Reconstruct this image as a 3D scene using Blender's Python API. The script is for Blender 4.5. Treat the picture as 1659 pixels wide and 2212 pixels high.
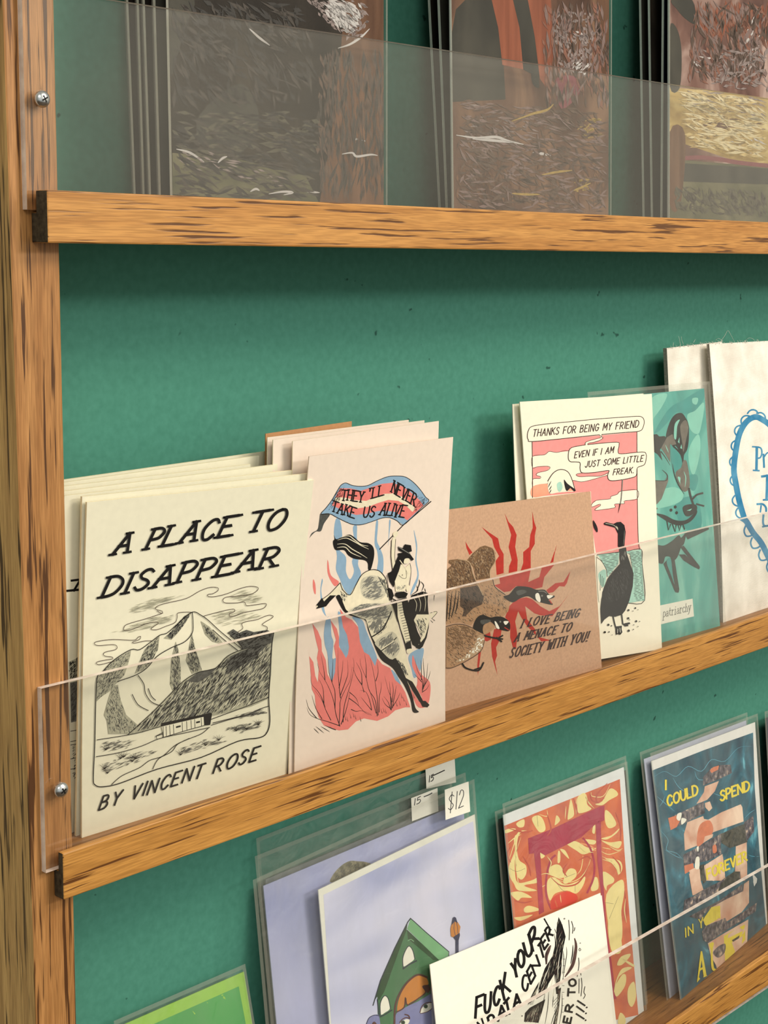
import bpy, math, random
import numpy as np
from mathutils import Vector, Matrix
from mathutils.geometry import delaunay_2d_cdt

for o in list(bpy.data.objects):
    bpy.data.objects.remove(o)
SC = bpy.context.scene
COL = SC.collection
random.seed(7)

# ------------------------------------------------------------------ camera
# fitted from the shelf lines: principal point, focal length in pixels, world axes in view space
CX, CY, F = 829.5, 1106.0, 3320.0
AX = np.array([0.676, -0.117, 0.728]); AX /= np.linalg.norm(AX)
AZ = np.array([0.015, -0.985, -0.172]); AZ -= AX * (AX @ AZ); AZ /= np.linalg.norm(AZ)
AY = np.cross(AZ, AX)
CAM = np.array([0.0, -0.506, 1.50])
SHELF_VIEW_Y = 0.0
cam_d = bpy.data.cameras.new('camera')
cam_d.sensor_width = 36.0
cam_d.lens = F * 36.0 / 2212.0
cam_d.clip_start = 0.02
cam = bpy.data.objects.new('camera', cam_d)
COL.objects.link(cam)
right = (AX[0], AY[0], AZ[0]); up = (-AX[1], -AY[1], -AZ[1]); back = (-AX[2], -AY[2], -AZ[2])
M = Matrix(((right[0], up[0], back[0], CAM[0]), (right[1], up[1], back[1], CAM[1]),
            (right[2], up[2], back[2], CAM[2]), (0, 0, 0, 1)))
cam.matrix_world = M
SC.camera = cam

# ------------------------------------------------------------------ light and exposure
SC.view_settings.view_transform = 'Standard'
SC.view_settings.look = 'None'
SC.view_settings.gamma = 1.0
SC.view_settings.exposure = 0.0
SC.cycles.max_bounces = 10
SC.cycles.transparent_max_bounces = 40
SC.cycles.sample_clamp_indirect = 4.0

W = bpy.data.worlds.new('shop_ambience')
SC.world = W
W.use_nodes = True
wn, wl = W.node_tree.nodes, W.node_tree.links
bgn = wn['Background']
tc = wn.new('ShaderNodeTexCoord')
sep = wn.new('ShaderNodeSeparateXYZ')
rmp = wn.new('ShaderNodeValToRGB')
mp = wn.new('ShaderNodeMath'); mp.operation = 'MULTIPLY_ADD'
mp.inputs[1].default_value = 0.5; mp.inputs[2].default_value = 0.5
nz = wn.new('ShaderNodeTexNoise'); nz.inputs['Scale'].default_value = 3.2; nz.inputs['Detail'].default_value = 3.0
nzr = wn.new('ShaderNodeValToRGB')
nzr.color_ramp.elements[0].position = 0.35; nzr.color_ramp.elements[0].color = (0.55, 0.58, 0.55, 1)
nzr.color_ramp.elements[1].position = 0.65; nzr.color_ramp.elements[1].color = (1.25, 1.15, 1.0, 1)
mul = wn.new('ShaderNodeMixRGB'); mul.blend_type = 'MULTIPLY'; mul.inputs[0].default_value = 0.8
wl.new(tc.outputs['Generated'], sep.inputs[0])
wl.new(tc.outputs['Generated'], nz.inputs['Vector'])
wl.new(sep.outputs['Z'], mp.inputs[0])
wl.new(mp.outputs[0], rmp.inputs[0])
cr = rmp.color_ramp
cr.elements[0].position = 0.0; cr.elements[0].color = (0.15, 0.155, 0.15, 1)
cr.elements[1].position = 1.0; cr.elements[1].color = (0.48, 0.48, 0.44, 1)
e = cr.elements.new(0.40); e.color = (0.24, 0.245, 0.23, 1)
e = cr.elements.new(0.52); e.color = (0.33, 0.33, 0.30, 1)
e = cr.elements.new(0.70); e.color = (0.40, 0.40, 0.37, 1)
wl.new(nz.outputs['Fac'], nzr.inputs[0])
wl.new(nzr.outputs[0], mul.inputs[2])
# the bright side of the shop, to the right and in front of the rack
lob = wn.new('ShaderNodeVectorMath'); lob.operation = 'DOT_PRODUCT'; lob.inputs[1].default_value = (0.70, -0.70, 0.10)
lcl = wn.new('ShaderNodeMath'); lcl.operation = 'MAXIMUM'; lcl.inputs[1].default_value = 0.0
lpw = wn.new('ShaderNodeMath'); lpw.operation = 'POWER'; lpw.inputs[1].default_value = 7.0
lad = wn.new('ShaderNodeMixRGB'); lad.blend_type = 'ADD'; lad.inputs[2].default_value = (0.60, 0.56, 0.48, 1)
wl.new(tc.outputs['Generated'], lob.inputs[0]); wl.new(lob.outputs['Value'], lcl.inputs[0]); wl.new(lcl.outputs[0], lpw.inputs[0])
wl.new(lpw.outputs[0], lad.inputs[0]); wl.new(rmp.outputs[0], lad.inputs[1]); wl.new(lad.outputs[0], mul.inputs[1])
# added fill glow from the front left, lifting the shade under the rails
lo2 = wn.new('ShaderNodeVectorMath'); lo2.operation = 'DOT_PRODUCT'; lo2.inputs[1].default_value = (-0.28, -0.955, 0.08)
lc2 = wn.new('ShaderNodeMath'); lc2.operation = 'MAXIMUM'; lc2.inputs[1].default_value = 0.0
lp2 = wn.new('ShaderNodeMath'); lp2.operation = 'POWER'; lp2.inputs[1].default_value = 6.0
la2 = wn.new('ShaderNodeMixRGB'); la2.blend_type = 'ADD'; la2.inputs[2].default_value = (0.46, 0.50, 0.49, 1)
wl.new(tc.outputs['Generated'], lo2.inputs[0]); wl.new(lo2.outputs['Value'], lc2.inputs[0]); wl.new(lc2.outputs[0], lp2.inputs[0])
wl.new(lp2.outputs[0], la2.inputs[0]); wl.new(mul.outputs[0], la2.inputs[1])
wl.new(la2.outputs[0], bgn.inputs['Color'])
bgn.inputs['Strength'].default_value = 0.98

def lamp(name, loc, target, size, energy, color):
    ld = bpy.data.lights.new(name, 'AREA')
    ld.shape = 'RECTANGLE'; ld.size, ld.size_y = size
    ld.energy = energy; ld.color = color
    lo = bpy.data.objects.new(name, ld)
    lo.location = loc
    lo.rotation_euler = (Vector(target) - Vector(loc)).to_track_quat('-Z', 'Y').to_euler()
    COL.objects.link(lo)
    return lo

lamp('ceiling_or_fill_lamp', (1.25, -1.45, 2.75), (0.6, 0.0, 1.3), (0.9, 0.45), 23.0, (1.0, 0.88, 0.70))
lamp('ceiling_or_fill_lamp', (2.6, -3.4, 2.85), (0.6, 0.0, 1.2), (1.3, 0.4), 64.0, (1.0, 0.95, 0.86))
lamp('ceiling_or_fill_lamp', (-0.9, -2.0, 2.75), (0.3, 0.0, 1.3), (0.9, 0.6), 16.0, (1.0, 0.93, 0.80))  # added fill from the left, brightens faces turned that way

# ------------------------------------------------------------------ pixel -> place
def ray(px, py):
    d = np.array([px - CX, py - CY, F])
    return np.array([d @ AX, d @ AY, d @ AZ])
def on_y(px, py, Y):
    d = ray(px, py); t = (Y - CAM[1]) / d[1]
    return CAM + d * t
def on_x(px, py, X):
    d = ray(px, py); t = (X - CAM[0]) / d[0]
    return CAM + d * t
def on_plane(px, py, p0, n):
    d = ray(px, py); t = ((p0 - CAM) @ n) / (d @ n)
    return CAM + d * t
def project(P):
    q = P - CAM
    c = np.stack([q @ np.array(right), -(q @ np.array(up)), -(q @ np.array(back))], -1)
    return np.stack([CX + F * c[..., 0] / c[..., 2], CY + F * c[..., 1] / c[..., 2]], -1)

# ------------------------------------------------------------------ materials
MATS = {}
def lin(c):
    return tuple((x / 255 / 12.92) if x <= 10 else ((x / 255 + 0.055) / 1.055) ** 2.4 for x in c)
def new_mat(name):
    m = bpy.data.materials.new(name); m.use_nodes = True
    nt = m.node_tree
    return m, nt.nodes, nt.links, nt.nodes['Principled BSDF']
def paper(name, rgb, rough=0.75, mottle=0.06, scale=220.0, bump=0.0):
    if name in MATS: return MATS[name]
    m, n, l, b = new_mat(name)
    c = lin(rgb)
    t = n.new('ShaderNodeTexCoord'); z = n.new('ShaderNodeTexNoise')
    z.inputs['Scale'].default_value = scale; z.inputs['Detail'].default_value = 4.0
    r = n.new('ShaderNodeValToRGB')
    r.color_ramp.elements[0].position = 0.3; r.color_ramp.elements[1].position = 0.7
    r.color_ramp.elements[0].color = tuple(x * (1 - mottle) for x in c) + (1,)
    r.color_ramp.elements[1].color = tuple(min(1, x * (1 + mottle)) for x in c) + (1,)
    l.new(t.outputs['Object'], z.inputs['Vector']); l.new(z.outputs['Fac'], r.inputs[0])
    l.new(r.outputs[0], b.inputs['Base Color'])
    b.inputs['Roughness'].default_value = rough
    b.inputs['Specular IOR Level'].default_value = 0.25
    if bump:
        bp = n.new('ShaderNodeBump'); bp.inputs['Strength'].default_value = bump; bp.inputs['Distance'].default_value = 0.0004
        l.new(z.outputs['Fac'], bp.inputs['Height']); l.new(bp.outputs[0], b.inputs['Normal'])
    MATS[name] = m
    return m
def ramp_noise(name, stops, scale=(1, 1, 1), nscale=8.0, detail=6.0, dist=0.0, rough=0.6, spec=0.3):
    if name in MATS: return MATS[name]
    m, n, l, b = new_mat(name)
    t = n.new('ShaderNodeTexCoord'); mpn = n.new('ShaderNodeMapping'); z = n.new('ShaderNodeTexNoise')
    mpn.inputs['Scale'].default_value = scale
    z.inputs['Scale'].default_value = nscale; z.inputs['Detail'].default_value = detail
    z.inputs['Distortion'].default_value = dist
    r = n.new('ShaderNodeValToRGB')
    el = r.color_ramp.elements
    el[0].position = stops[0][0]; el[0].color = lin(stops[0][1]) + (1,)
    el[1].position = stops[-1][0]; el[1].color = lin(stops[-1][1]) + (1,)
    for p, c in stops[1:-1]:
        q = el.new(p); q.color = lin(c) + (1,)
    l.new(t.outputs['Object'], mpn.inputs[0]); l.new(mpn.outputs[0], z.inputs['Vector'])
    l.new(z.outputs['Fac'], r.inputs[0]); l.new(r.outputs[0], b.inputs['Base Color'])
    b.inputs['Roughness'].default_value = rough; b.inputs['Specular IOR Level'].default_value = spec
    MATS[name] = m
    return m
def oak(name, axis, light, mid, dark, pores=0.62):
    """oak: soft grain bands, with short dark pores stretched along the grain"""
    m, n, l, b = new_mat(name)
    t = n.new('ShaderNodeTexCoord')
    def stretched(k_along, k_across, sc, det, dis):
        mm = n.new('ShaderNodeMapping')
        s = [k_across] * 3; s[axis] = k_along
        mm.inputs['Scale'].default_value = s
        z = n.new('ShaderNodeTexNoise'); z.inputs['Scale'].default_value = sc
        z.inputs['Detail'].default_value = det; z.inputs['Distortion'].default_value = dis
        l.new(t.outputs['Object'], mm.inputs[0]); l.new(mm.outputs[0], z.inputs['Vector'])
        return z
    g = stretched(6, 130, 1.0, 6.0, 0.6)
    r = n.new('ShaderNodeValToRGB'); el = r.color_ramp.elements
    el[0].position = 0.30; el[0].color = lin(mid) + (1,)
    el[1].position = 0.68; el[1].color = lin(light) + (1,)
    l.new(g.outputs['Fac'], r.inputs[0])
    p = stretched(17, 520, 1.0, 3.0, 0.2)
    pr = n.new('ShaderNodeValToRGB'); pe = pr.color_ramp.elements
    pe[0].position = pores; pe[0].color = (0, 0, 0, 1); pe[1].position = pores + 0.055; pe[1].color = (1, 1, 1, 1)
    l.new(p.outputs['Fac'], pr.inputs[0])
    f = stretched(60, 1500, 1.0, 2.0, 0.0)
    fr = n.new('ShaderNodeValToRGB'); fe = fr.color_ramp.elements
    fe[0].position = 0.42; fe[0].color = (0.80, 0.78, 0.74, 1); fe[1].position = 0.6; fe[1].color = (1.05, 1.05, 1.05, 1)
    l.new(f.outputs['Fac'], fr.inputs[0])
    mu = n.new('ShaderNodeMixRGB'); mu.blend_type = 'MULTIPLY'; mu.inputs[0].default_value = 1.0
    l.new(r.outputs[0], mu.inputs[1]); l.new(fr.outputs[0], mu.inputs[2])
    mx = n.new('ShaderNodeMixRGB'); mx.inputs[2].default_value = lin(dark) + (1,)
    l.new(pr.outputs[0], mx.inputs[0]); l.new(mu.outputs[0], mx.inputs[1])
    l.new(mx.outputs[0], b.inputs['Base Color'])
    b.inputs['Roughness'].default_value = 0.42; b.inputs['Specular IOR Level'].default_value = 0.35
    bp = n.new('ShaderNodeBump'); bp.inputs['Strength'].default_value = 0.25; bp.inputs['Distance'].default_value = 0.0003
    bp.invert = True
    l.new(pr.outputs[0], bp.inputs['Height']); l.new(bp.outputs[0], b.inputs['Normal'])
    MATS[name] = m
    return m
def clear(name, tint, haze, haze_rgb, rough, refl=1.0, wrinkle=0.0, streak=None):
    """thin clear plastic: transmission straight through, fresnel reflection, a little scatter from scuffs"""
    m, n, l, b = new_mat(name)
    out = n['Material Output']; n.remove(b)
    geo = n.new('ShaderNodeNewGeometry')
    dot = n.new('ShaderNodeVectorMath'); dot.operation = 'DOT_PRODUCT'
    l.new(geo.outputs['Incoming'], dot.inputs[0]); l.new(geo.outputs['Normal'], dot.inputs[1])
    ab = n.new('ShaderNodeMath'); ab.operation = 'ABSOLUTE'; l.new(dot.outputs['Value'], ab.inputs[0])
    om = n.new('ShaderNodeMath'); om.operation = 'SUBTRACT'; om.inputs[0].default_value = 1.0; l.new(ab.outputs[0], om.inputs[1])
    pw = n.new('ShaderNodeMath'); pw.operation = 'POWER'; pw.inputs[1].default_value = 5.0; l.new(om.outputs[0], pw.inputs[0])
    fr = n.new('ShaderNodeMath'); fr.operation = 'MULTIPLY_ADD'; fr.inputs[1].default_value = 0.96 * refl; fr.inputs[2].default_value = 0.042 * refl
    l.new(pw.outputs[0], fr.inputs[0])
    tr = n.new('ShaderNodeBsdfTransparent'); tr.inputs[0].default_value = tint + (1,)
    df = n.new('ShaderNodeBsdfDiffuse'); df.inputs[0].default_value = lin(haze_rgb) + (1,)
    gl = n.new('ShaderNodeBsdfGlossy'); gl.inputs['Roughness'].default_value = rough
    m1 = n.new('ShaderNodeMixShader'); m1.inputs[0].default_value = haze
    l.new(tr.outputs[0], m1.inputs[1]); l.new(df.outputs[0], m1.inputs[2])
    if streak:
        t = n.new('ShaderNodeTexCoord'); mm = n.new('ShaderNodeMapping'); mm.inputs['Scale'].default_value = streak
        z = n.new('ShaderNodeTexNoise'); z.inputs['Scale'].default_value = 1.0; z.inputs['Detail'].default_value = 5.0
        rr = n.new('ShaderNodeMapRange'); rr.inputs['From Min'].default_value = 0.35; rr.inputs['From Max'].default_value = 0.75
        rr.inputs['To Min'].default_value = haze * 0.5; rr.inputs['To Max'].default_value = haze * 2.2
        l.new(t.outputs['Object'], mm.inputs[0]); l.new(mm.outputs[0], z.inputs['Vector'])
        l.new(z.outputs['Fac'], rr.inputs['Value']); l.new(rr.outputs[0], m1.inputs[0])
    m2 = n.new('ShaderNodeMixShader')
    l.new(fr.outputs[0], m2.inputs[0]); l.new(m1.outputs[0], m2.inputs[1]); l.new(gl.outputs[0], m2.inputs[2])
    if wrinkle:
        t = n.new('ShaderNodeTexCoord'); z = n.new('ShaderNodeTexNoise'); z.inputs['Scale'].default_value = 45.0; z.inputs['Detail'].default_value = 3.0
        z.inputs['Distortion'].default_value = 1.2
        bp = n.new('ShaderNodeBump'); bp.inputs['Strength'].default_value = wrinkle; bp.inputs['Distance'].default_value = 0.002
        l.new(t.outputs['Object'], z.inputs['Vector']); l.new(z.outputs['Fac'], bp.inputs['Height']); l.new(bp.outputs[0], gl.inputs['Normal'])
    l.new(m2.outputs[0], out.inputs['Surface'])
    MATS[name] = m
    return m

# ------------------------------------------------------------------ mesh helpers
def link_mesh(name, verts, faces, mats, fmat=None, parent=None, smooth=False):
    me = bpy.data.meshes.new(name)
    verts = np.asarray(verts, float)
    org = verts.mean(0) if parent is None else np.zeros(3)
    me.from_pydata([tuple(v) for v in (verts - org)], [], [tuple(f) for f in faces])
    for mt in mats: me.materials.append(mt)
    if fmat is not None:
        me.polygons.foreach_set('material_index', np.asarray(fmat, dtype=np.int32))
    if smooth:
        me.polygons.foreach_set('use_smooth', np.ones(len(me.polygons), dtype=bool))
    me.update()
    o = bpy.data.objects.new(name, me)
    COL.objects.link(o)
    if parent is None:
        o.location = org
    else:
        o.parent = parent
        q, w = parent, np.zeros(3)
        while q is not None:
            w += np.array(q.location); q = q.parent
        o.location = -w
    return o
def tag(o, label=None, cat=None, group=None, kind=None):
    if label: o['label'] = label
    if cat: o['category'] = cat
    if group: o['group'] = group
    if kind: o['kind'] = kind
    return o
def empty(name, loc, label, cat, group=None):
    o = bpy.data.objects.new(name, None); o.empty_display_size = 0.02
    o.location = tuple(loc); COL.objects.link(o)
    return tag(o, label, cat, group)
HEX = [(0, 3, 2, 1), (4, 5, 6, 7), (0, 1, 5, 4), (1, 2, 6, 5), (2, 3, 7, 6), (3, 0, 4, 7)]
def hexa(v8, bevel, name, mats, parent=None, fmat=None, seg=2):
    """eight corners: 0-3 front (tl tr br bl) and 4-7 the same at the back; bevelled edges"""
    o = link_mesh(name, v8, [(0, 1, 2, 3), (7, 6, 5, 4), (4, 5, 1, 0), (5, 6, 2, 1), (6, 7, 3, 2), (7, 4, 0, 3)], mats, fmat, parent)
    if bevel:
        md = o.modifiers.new('bevel', 'BEVEL'); md.width = bevel; md.segments = seg; md.limit_method = 'ANGLE'
    return o
def box8(x0, x1, y0, y1, z0, z1):
    return np.array([(x0, y0, z1), (x1, y0, z1), (x1, y0, z0), (x0, y0, z0), (x0, y1, z1), (x1, y1, z1), (x1, y1, z0), (x0, y1, z0)], float)

# ------------------------------------------------------------------ the setting
WALL_Y = 0.062
POST_Y = 0.0067
XR = 1.9
def wall_mat():
    m, n, l, b = new_mat('green_painted_board')
    t = n.new('ShaderNodeTexCoord'); z = n.new('ShaderNodeTexNoise')
    z.inputs['Scale'].default_value = 260.0; z.inputs['Detail'].default_value = 5.0
    r = n.new('ShaderNodeValToRGB')
    r.color_ramp.elements[0].position = 0.3; r.color_ramp.elements[0].color = lin((72, 132, 116)) + (1,)
    r.color_ramp.elements[1].position = 0.7; r.color_ramp.elements[1].color = lin((80, 142, 126)) + (1,)
    l.new(t.outputs['Object'], z.inputs['Vector']); l.new(z.outputs['Fac'], r.inputs[0])
    # a few small dark scuffs
    s = n.new('ShaderNodeTexNoise'); s.inputs['Scale'].default_value = 120.0; s.inputs['Detail'].default_value = 2.0
    sr = n.new('ShaderNodeValToRGB'); sr.color_ramp.elements[0].position = 0.735; sr.color_ramp.elements[1].position = 0.77
    sr.color_ramp.elements[0].color = (0, 0, 0, 1); sr.color_ramp.elements[1].color = (0.7, 0.7, 0.7, 1)
    l.new(t.outputs['Object'], s.inputs['Vector']); l.new(s.outputs['Fac'], sr.inputs[0])
    mx = n.new('ShaderNodeMixRGB'); mx.inputs[2].default_value = lin((22, 50, 44)) + (1,)
    l.new(sr.outputs[0], mx.inputs[0]); l.new(r.outputs[0], mx.inputs[1]); l.new(mx.outputs[0], b.inputs['Base Color'])
    b.inputs['Roughness'].default_value = 0.6; b.inputs['Specular IOR Level'].default_value = 0.06
    bp = n.new('ShaderNodeBump'); bp.inputs['Strength'].default_value = 0.12; bp.inputs['Distance'].default_value = 0.0005
    l.new(z.outputs['Fac'], bp.inputs['Height']); l.new(bp.outputs[0], b.inputs['Normal'])
    return m
WALL = wall_mat()
FLOORM = ramp_noise('brown_floor', [(0.3, (70, 56, 42)), (0.7, (96, 78, 58))], nscale=6.0, rough=0.6)
PLASTER = paper('beige_plaster', (196, 188, 168), 0.9, 0.03, 60)
tag(hexa(box8(-3, 5, WALL_Y + 0.035, WALL_Y + 0.1, 0.0, 3.2), 0, 'wall_back', [PLASTER]), kind='structure')
tag(hexa(box8(-3, 5, -4, 0.6, -0.05, 0.0), 0, 'floor', [FLOORM]), kind='structure')

OAKX = oak('oak_rail', 0, (204, 148, 76), (172, 118, 54), (98, 58, 22), 0.57)
OAKX2 = oak('oak_rail_upper', 0, (206, 150, 82), (178, 122, 60), (96, 58, 24), 0.57)
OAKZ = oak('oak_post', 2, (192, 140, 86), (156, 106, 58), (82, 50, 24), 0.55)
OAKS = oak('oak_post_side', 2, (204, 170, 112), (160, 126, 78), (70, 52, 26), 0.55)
OAKB = oak('oak_shelf', 0, (168, 118, 66), (138, 92, 48), (80, 50, 24))
ENDG = ramp_noise('oak_end_grain', [(0.3, (40, 34, 26)), (0.7, (84, 74, 58))], nscale=420.0, rough=0.8)
ACR = clear('clear_acrylic', (1.0, 1.0, 0.995), 0.012, (205, 200, 190), 0.03, 1.15, streak=(9, 40, 14))
ACRE = ramp_noise('acrylic_cut_edge', [(0.3, (214, 196, 186)), (0.7, (250, 240, 232))], nscale=160.0, rough=0.35)
STEEL, n_, l_, b_ = new_mat('zinc_screw')
b_.inputs['Base Color'].default_value = (0.62, 0.64, 0.66, 1); b_.inputs['Metallic'].default_value = 1.0; b_.inputs['Roughness'].default_value = 0.24
BLACKM = paper('screw_recess', (12, 12, 12), 0.6)

mid_l = on_y(134.5, 1844.7, 0.0)
rack = empty('display_rack', (mid_l[0], 0.03, 1.0), 'oak wall display rack with green back, oak lips and clear acrylic fronts', 'display rack')

hexa(box8(float(on_y(117, 0, POST_Y)[0]) - 0.01, XR + 0.01, WALL_Y, WALL_Y + 0.03, 0.62, 2.05), 0, 'back_panel', [WALL], rack)
# post on the left
pl_t, pl_b = on_y(5, 0, POST_Y), on_y(77, 2212, POST_Y)
pr_t, pr_b = on_y(117, 0, POST_Y), on_y(166, 2212, POST_Y)
def ext(a, b, z):
    k = (z - a[2]) / (b[2] - a[2]); return a + (b - a) * k
zt, zb = 2.05, 0.62
tl, bl = ext(pl_t, pl_b, zt), ext(pl_t, pl_b, zb)
tr, br = ext(pr_t, pr_b, zt), ext(pr_t, pr_b, zb)
dy = np.array([0, WALL_Y - POST_Y + 0.03, 0])
hexa(np.array([tl, tr, br, bl, tl + dy, tr + dy, br + dy, bl + dy]), 0.0009, 'post', [OAKZ, OAKS], rack, [0, 0, 0, 0, 0, 1])
pw = np.array([XR - tl[0] - 0.0, 0, 0])
hexa(np.array([p + pw for p in (tl, tr, br, bl, tl + dy, tr + dy, br + dy, bl + dy)]), 0.0009, 'post', [OAKZ, OAKS], rack, [0, 0, 0, 0, 0, 1])
POST_R = float((pr_t[0] + pr_b[0]) / 2)

SHELF = {}
def rail(key, TL, TR, BR, BL, y0, lip, m, xl=None):
    a, b = on_y(*TL, y0), on_y(*TR, y0)
    d, c = on_y(*BL, y0), on_y(*BR, y0)
    def at(p, q, X): return p + (q - p) * ((X - p[0]) / (q[0] - p[0]))
    X0 = (a[0] + d[0]) / 2 if xl is None else xl
    tl, tr, bl, br = at(a, b, X0), at(a, b, XR), at(d, c, X0), at(d, c, XR)
    tl[0] = bl[0] = X0
    th = lip + 0.0032
    L = np.array([0, lip, 0]); B = np.array([0, th, 0]); Zs = np.array([0, 0, -0.0085])
    # profile: lip in front, a rebate behind it for the acrylic, the full thickness below
    prof = lambda t, bo: [t, bo, bo + B, t + Zs + B, t + Zs + L, t + L]
    v = prof(tl, bl) + prof(tr, br)
    faces = [tuple(range(6))[::-1], tuple(range(6, 12))] + [(i, (i + 1) % 6, (i + 1) % 6 + 6, i + 6) for i in range(6)]
    o = link_mesh('front_rail', v, faces, [m, ENDG], [1, 1, 0, 0, 0, 0, 0, 0], rack)
    md = o.modifiers.new('bevel', 'BEVEL'); md.width = 0.0007; md.segments = 2; md.limit_method = 'ANGLE'
    # the shelf board behind the rail
    fl0, fl1 = tl + np.array([0, 0, -0.0052]), tr + np.array([0, 0, -0.0052])
    x_in = POST_R + 0.0005
    def fz(X): return fl0[2] + (fl1[2] - fl0[2]) * (X - fl0[0]) / (fl1[0] - fl0[0])
    ys, ye = y0 + th + 0.0002, WALL_Y - 0.0005
    s = np.array([(x_in, ys, fz(x_in)), (XR, ys, fz(XR)), (XR, ys, fz(XR) - .013), (x_in, ys, fz(x_in) - .013),
                  (x_in, ye, fz(x_in)), (XR, ye, fz(XR)), (XR, ye, fz(XR) - .013), (x_in, ye, fz(x_in) - .013)])
    hexa(s, 0.0005, 'shelf_board', [OAKB], rack)
    nrm = np.cross(fl1 - fl0, np.array([0, 1.0, 0])); nrm /= np.linalg.norm(nrm)
    SHELF[key] = dict(fz=fz, p=fl0, n=nrm, tl=tl, bl=bl)
def acrylic(front_l_top, front_r_top, left_low, z_bot, xl_top=None):
    y0, y1 = 0.0036, 0.0066
    a, b = on_y(*front_l_top, y0), on_y(*front_r_top, y0)
    c = on_y(*left_low, y0)
    def at(X): return a + (b - a) * ((X - a[0]) / (b[0] - a[0]))
    tl = at(c[0]); tr = at(XR)
    bl = np.array([c[0], y0, z_bot]); br = np.array([XR, y0, z_bot + (tr[2] - tl[2])])
    D = np.array([0, y1 - y0, 0])
    return hexa(np.array([tl, tr, br, bl, tl + D, tr + D, br + D, bl + D]), 0, 'acrylic_front', [ACR, ACRE], rack, [0, 0, 1, 1, 1, 1])
def screw(px, py, par):
    c = on_y(px, py, 0.0034)
    R = 0.0033
    vs, fs, fm = [], [], []
    rings = [(1.0, 0.0), (1.0, 0.0005), (0.93, 0.0011), (0.75, 0.0017), (0.45, 0.00215), (0.2, 0.0023)]
    N = 32
    for r, h in rings:
        for i in range(N):
            a = 2 * math.pi * i / N
            vs.append((c[0] + R * r * math.cos(a), c[1] - h, c[2] + R * r * math.sin(a)))
    for k in range(len(rings) - 1):
        for i in range(N):
            fs.append((k * N + i, k * N + (i + 1) % N, (k + 1) * N + (i + 1) % N, (k + 1) * N + i))
            fm.append(0)
    fs.append(tuple((len(rings) - 1) * N + i for i in range(N))); fm.append(0)
    o = link_mesh('screw', vs, fs, [STEEL], fm, par, True)
    w, h = 0.0003, 0.0014
    rv, rf = [], []
    for (ux, uz) in ((1, 0), (0, 1)):
        ca, sa = math.cos(0.5), math.sin(0.5)
        b0 = len(rv)
        for (p, q) in ((-h, -w), (h, -w), (h, w), (-h, w)):
            x, z = (p, q) if ux else (q, p)
            rv.append((c[0] + x * ca - z * sa, c[1] - 0.0023 - 0.00002 * (1 + ux), c[2] + x * sa + z * ca))
        for (p, q) in ((-h, -w), (h, -w), (h, w), (-h, w)):
            x, z = (p, q) if ux else (q, p)
            rv.append((c[0] + x * ca - z * sa, c[1] - 0.0011, c[2] + x * sa + z * ca))
        rf += [tuple(b0 + i for i in f) for f in HEX]
    o2 = link_mesh('cross_recess', rv, rf, [BLACKM], None, par)
    o2.parent = o; o2.location = (0, 0, 0)
    return o

rail('up', (102, 410), (1659, 480), (1659, 549), (102, 525), -0.0039, 0.0075, OAKX2)
rail('mid', (134.5, 1844.7), (1659, 1326), (1659, 1397), (138, 1945), 0.0, 0.0035, OAKX)
rail('low', (1450, 2212), (1659, 2061), (1659, 2129), (1538, 2212), 0.0, 0.0035, OAKX, xl=float(mid_l[0]))
a_up = acrylic((360, 17), (1659, 213), (55, 300), SHELF['up']['tl'][2] - 0.0075)
a_mid = acrylic((92, 1487), (1659, 1108), (95, 1700), SHELF['mid']['tl'][2] - 0.0078)
a_low = acrylic((1072, 2206), (1659, 1872), (95, 1700), SHELF['low']['tl'][2] - 0.0078)
screw(90, 214, a_up)
screw(131, 1706, a_mid)
# ------------------------------------------------------------------ sheets of paper and the inks printed on them
def floor_pt(px, py, key):
    s = SHELF[key]; return on_plane(px, py, s['p'], s['n'])
def rise(bottom, top_px):
    """top corner straight above a bottom corner (same X), where the photo shows it"""
    return on_x(top_px[0], top_px[1], bottom[0])
def drop(top, low_px, key):
    """bottom corner on the shelf, below a top corner, along the edge the photo shows"""
    q = on_x(low_px[0], low_px[1], top[0])
    d = q - top
    t = (SHELF[key]['fz'](top[0]) + 0.0002 - top[2]) / d[2]
    return top + d * t
def stand(top, ybot, key):
    return np.array([top[0], ybot, SHELF[key]['fz'](top[0]) + 0.0002])

class Sheet:
    def __init__(s, TL, TR, BR, BL, bow_v=0.0, bow_u=0.0, th=0.0004, nu=None, nv=None):
        s.c = [np.asarray(p, float) for p in (TL, TR, BR, BL)]
        n = np.cross(s.c[1] - s.c[0], s.c[3] - s.c[0]); n /= np.linalg.norm(n)
        if n[1] > 0: n = -n
        s.n, s.bv, s.bu, s.th = n, bow_v, bow_u, th
        s.k = 0
        s.nu = nu or 10; s.nv = nv or 14
    def S(s, u, v, h=0.0):
        u = np.asarray(u, float)[..., None]; v = np.asarray(v, float)[..., None]
        TL, TR, BR, BL = s.c
        p = (1 - v) * ((1 - u) * TL + u * TR) + v * ((1 - u) * BL + u * BR)
        off = -s.bv * 4 * v * (1 - v) - s.bu * 4 * u * (1 - u) + h
        return p + s.n * off
    def inv(s, P):
        P = np.asarray(P, float)
        u = np.full(len(P), 0.5); v = np.full(len(P), 0.5); e = 1e-4
        for _ in range(12):
            r = project(s.S(u, v)) - P
            ju = (project(s.S(u + e, v)) - project(s.S(u - e, v))) / (2 * e)
            jv = (project(s.S(u, v + e)) - project(s.S(u, v - e))) / (2 * e)
            det = ju[:, 0] * jv[:, 1] - ju[:, 1] * jv[:, 0]
            u = np.clip(u - (r[:, 0] * jv[:, 1] - r[:, 1] * jv[:, 0]) / det, -2, 3)
            v = np.clip(v - (-r[:, 0] * ju[:, 1] + r[:, 1] * ju[:, 0]) / det, -2, 3)
        return u, v

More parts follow.
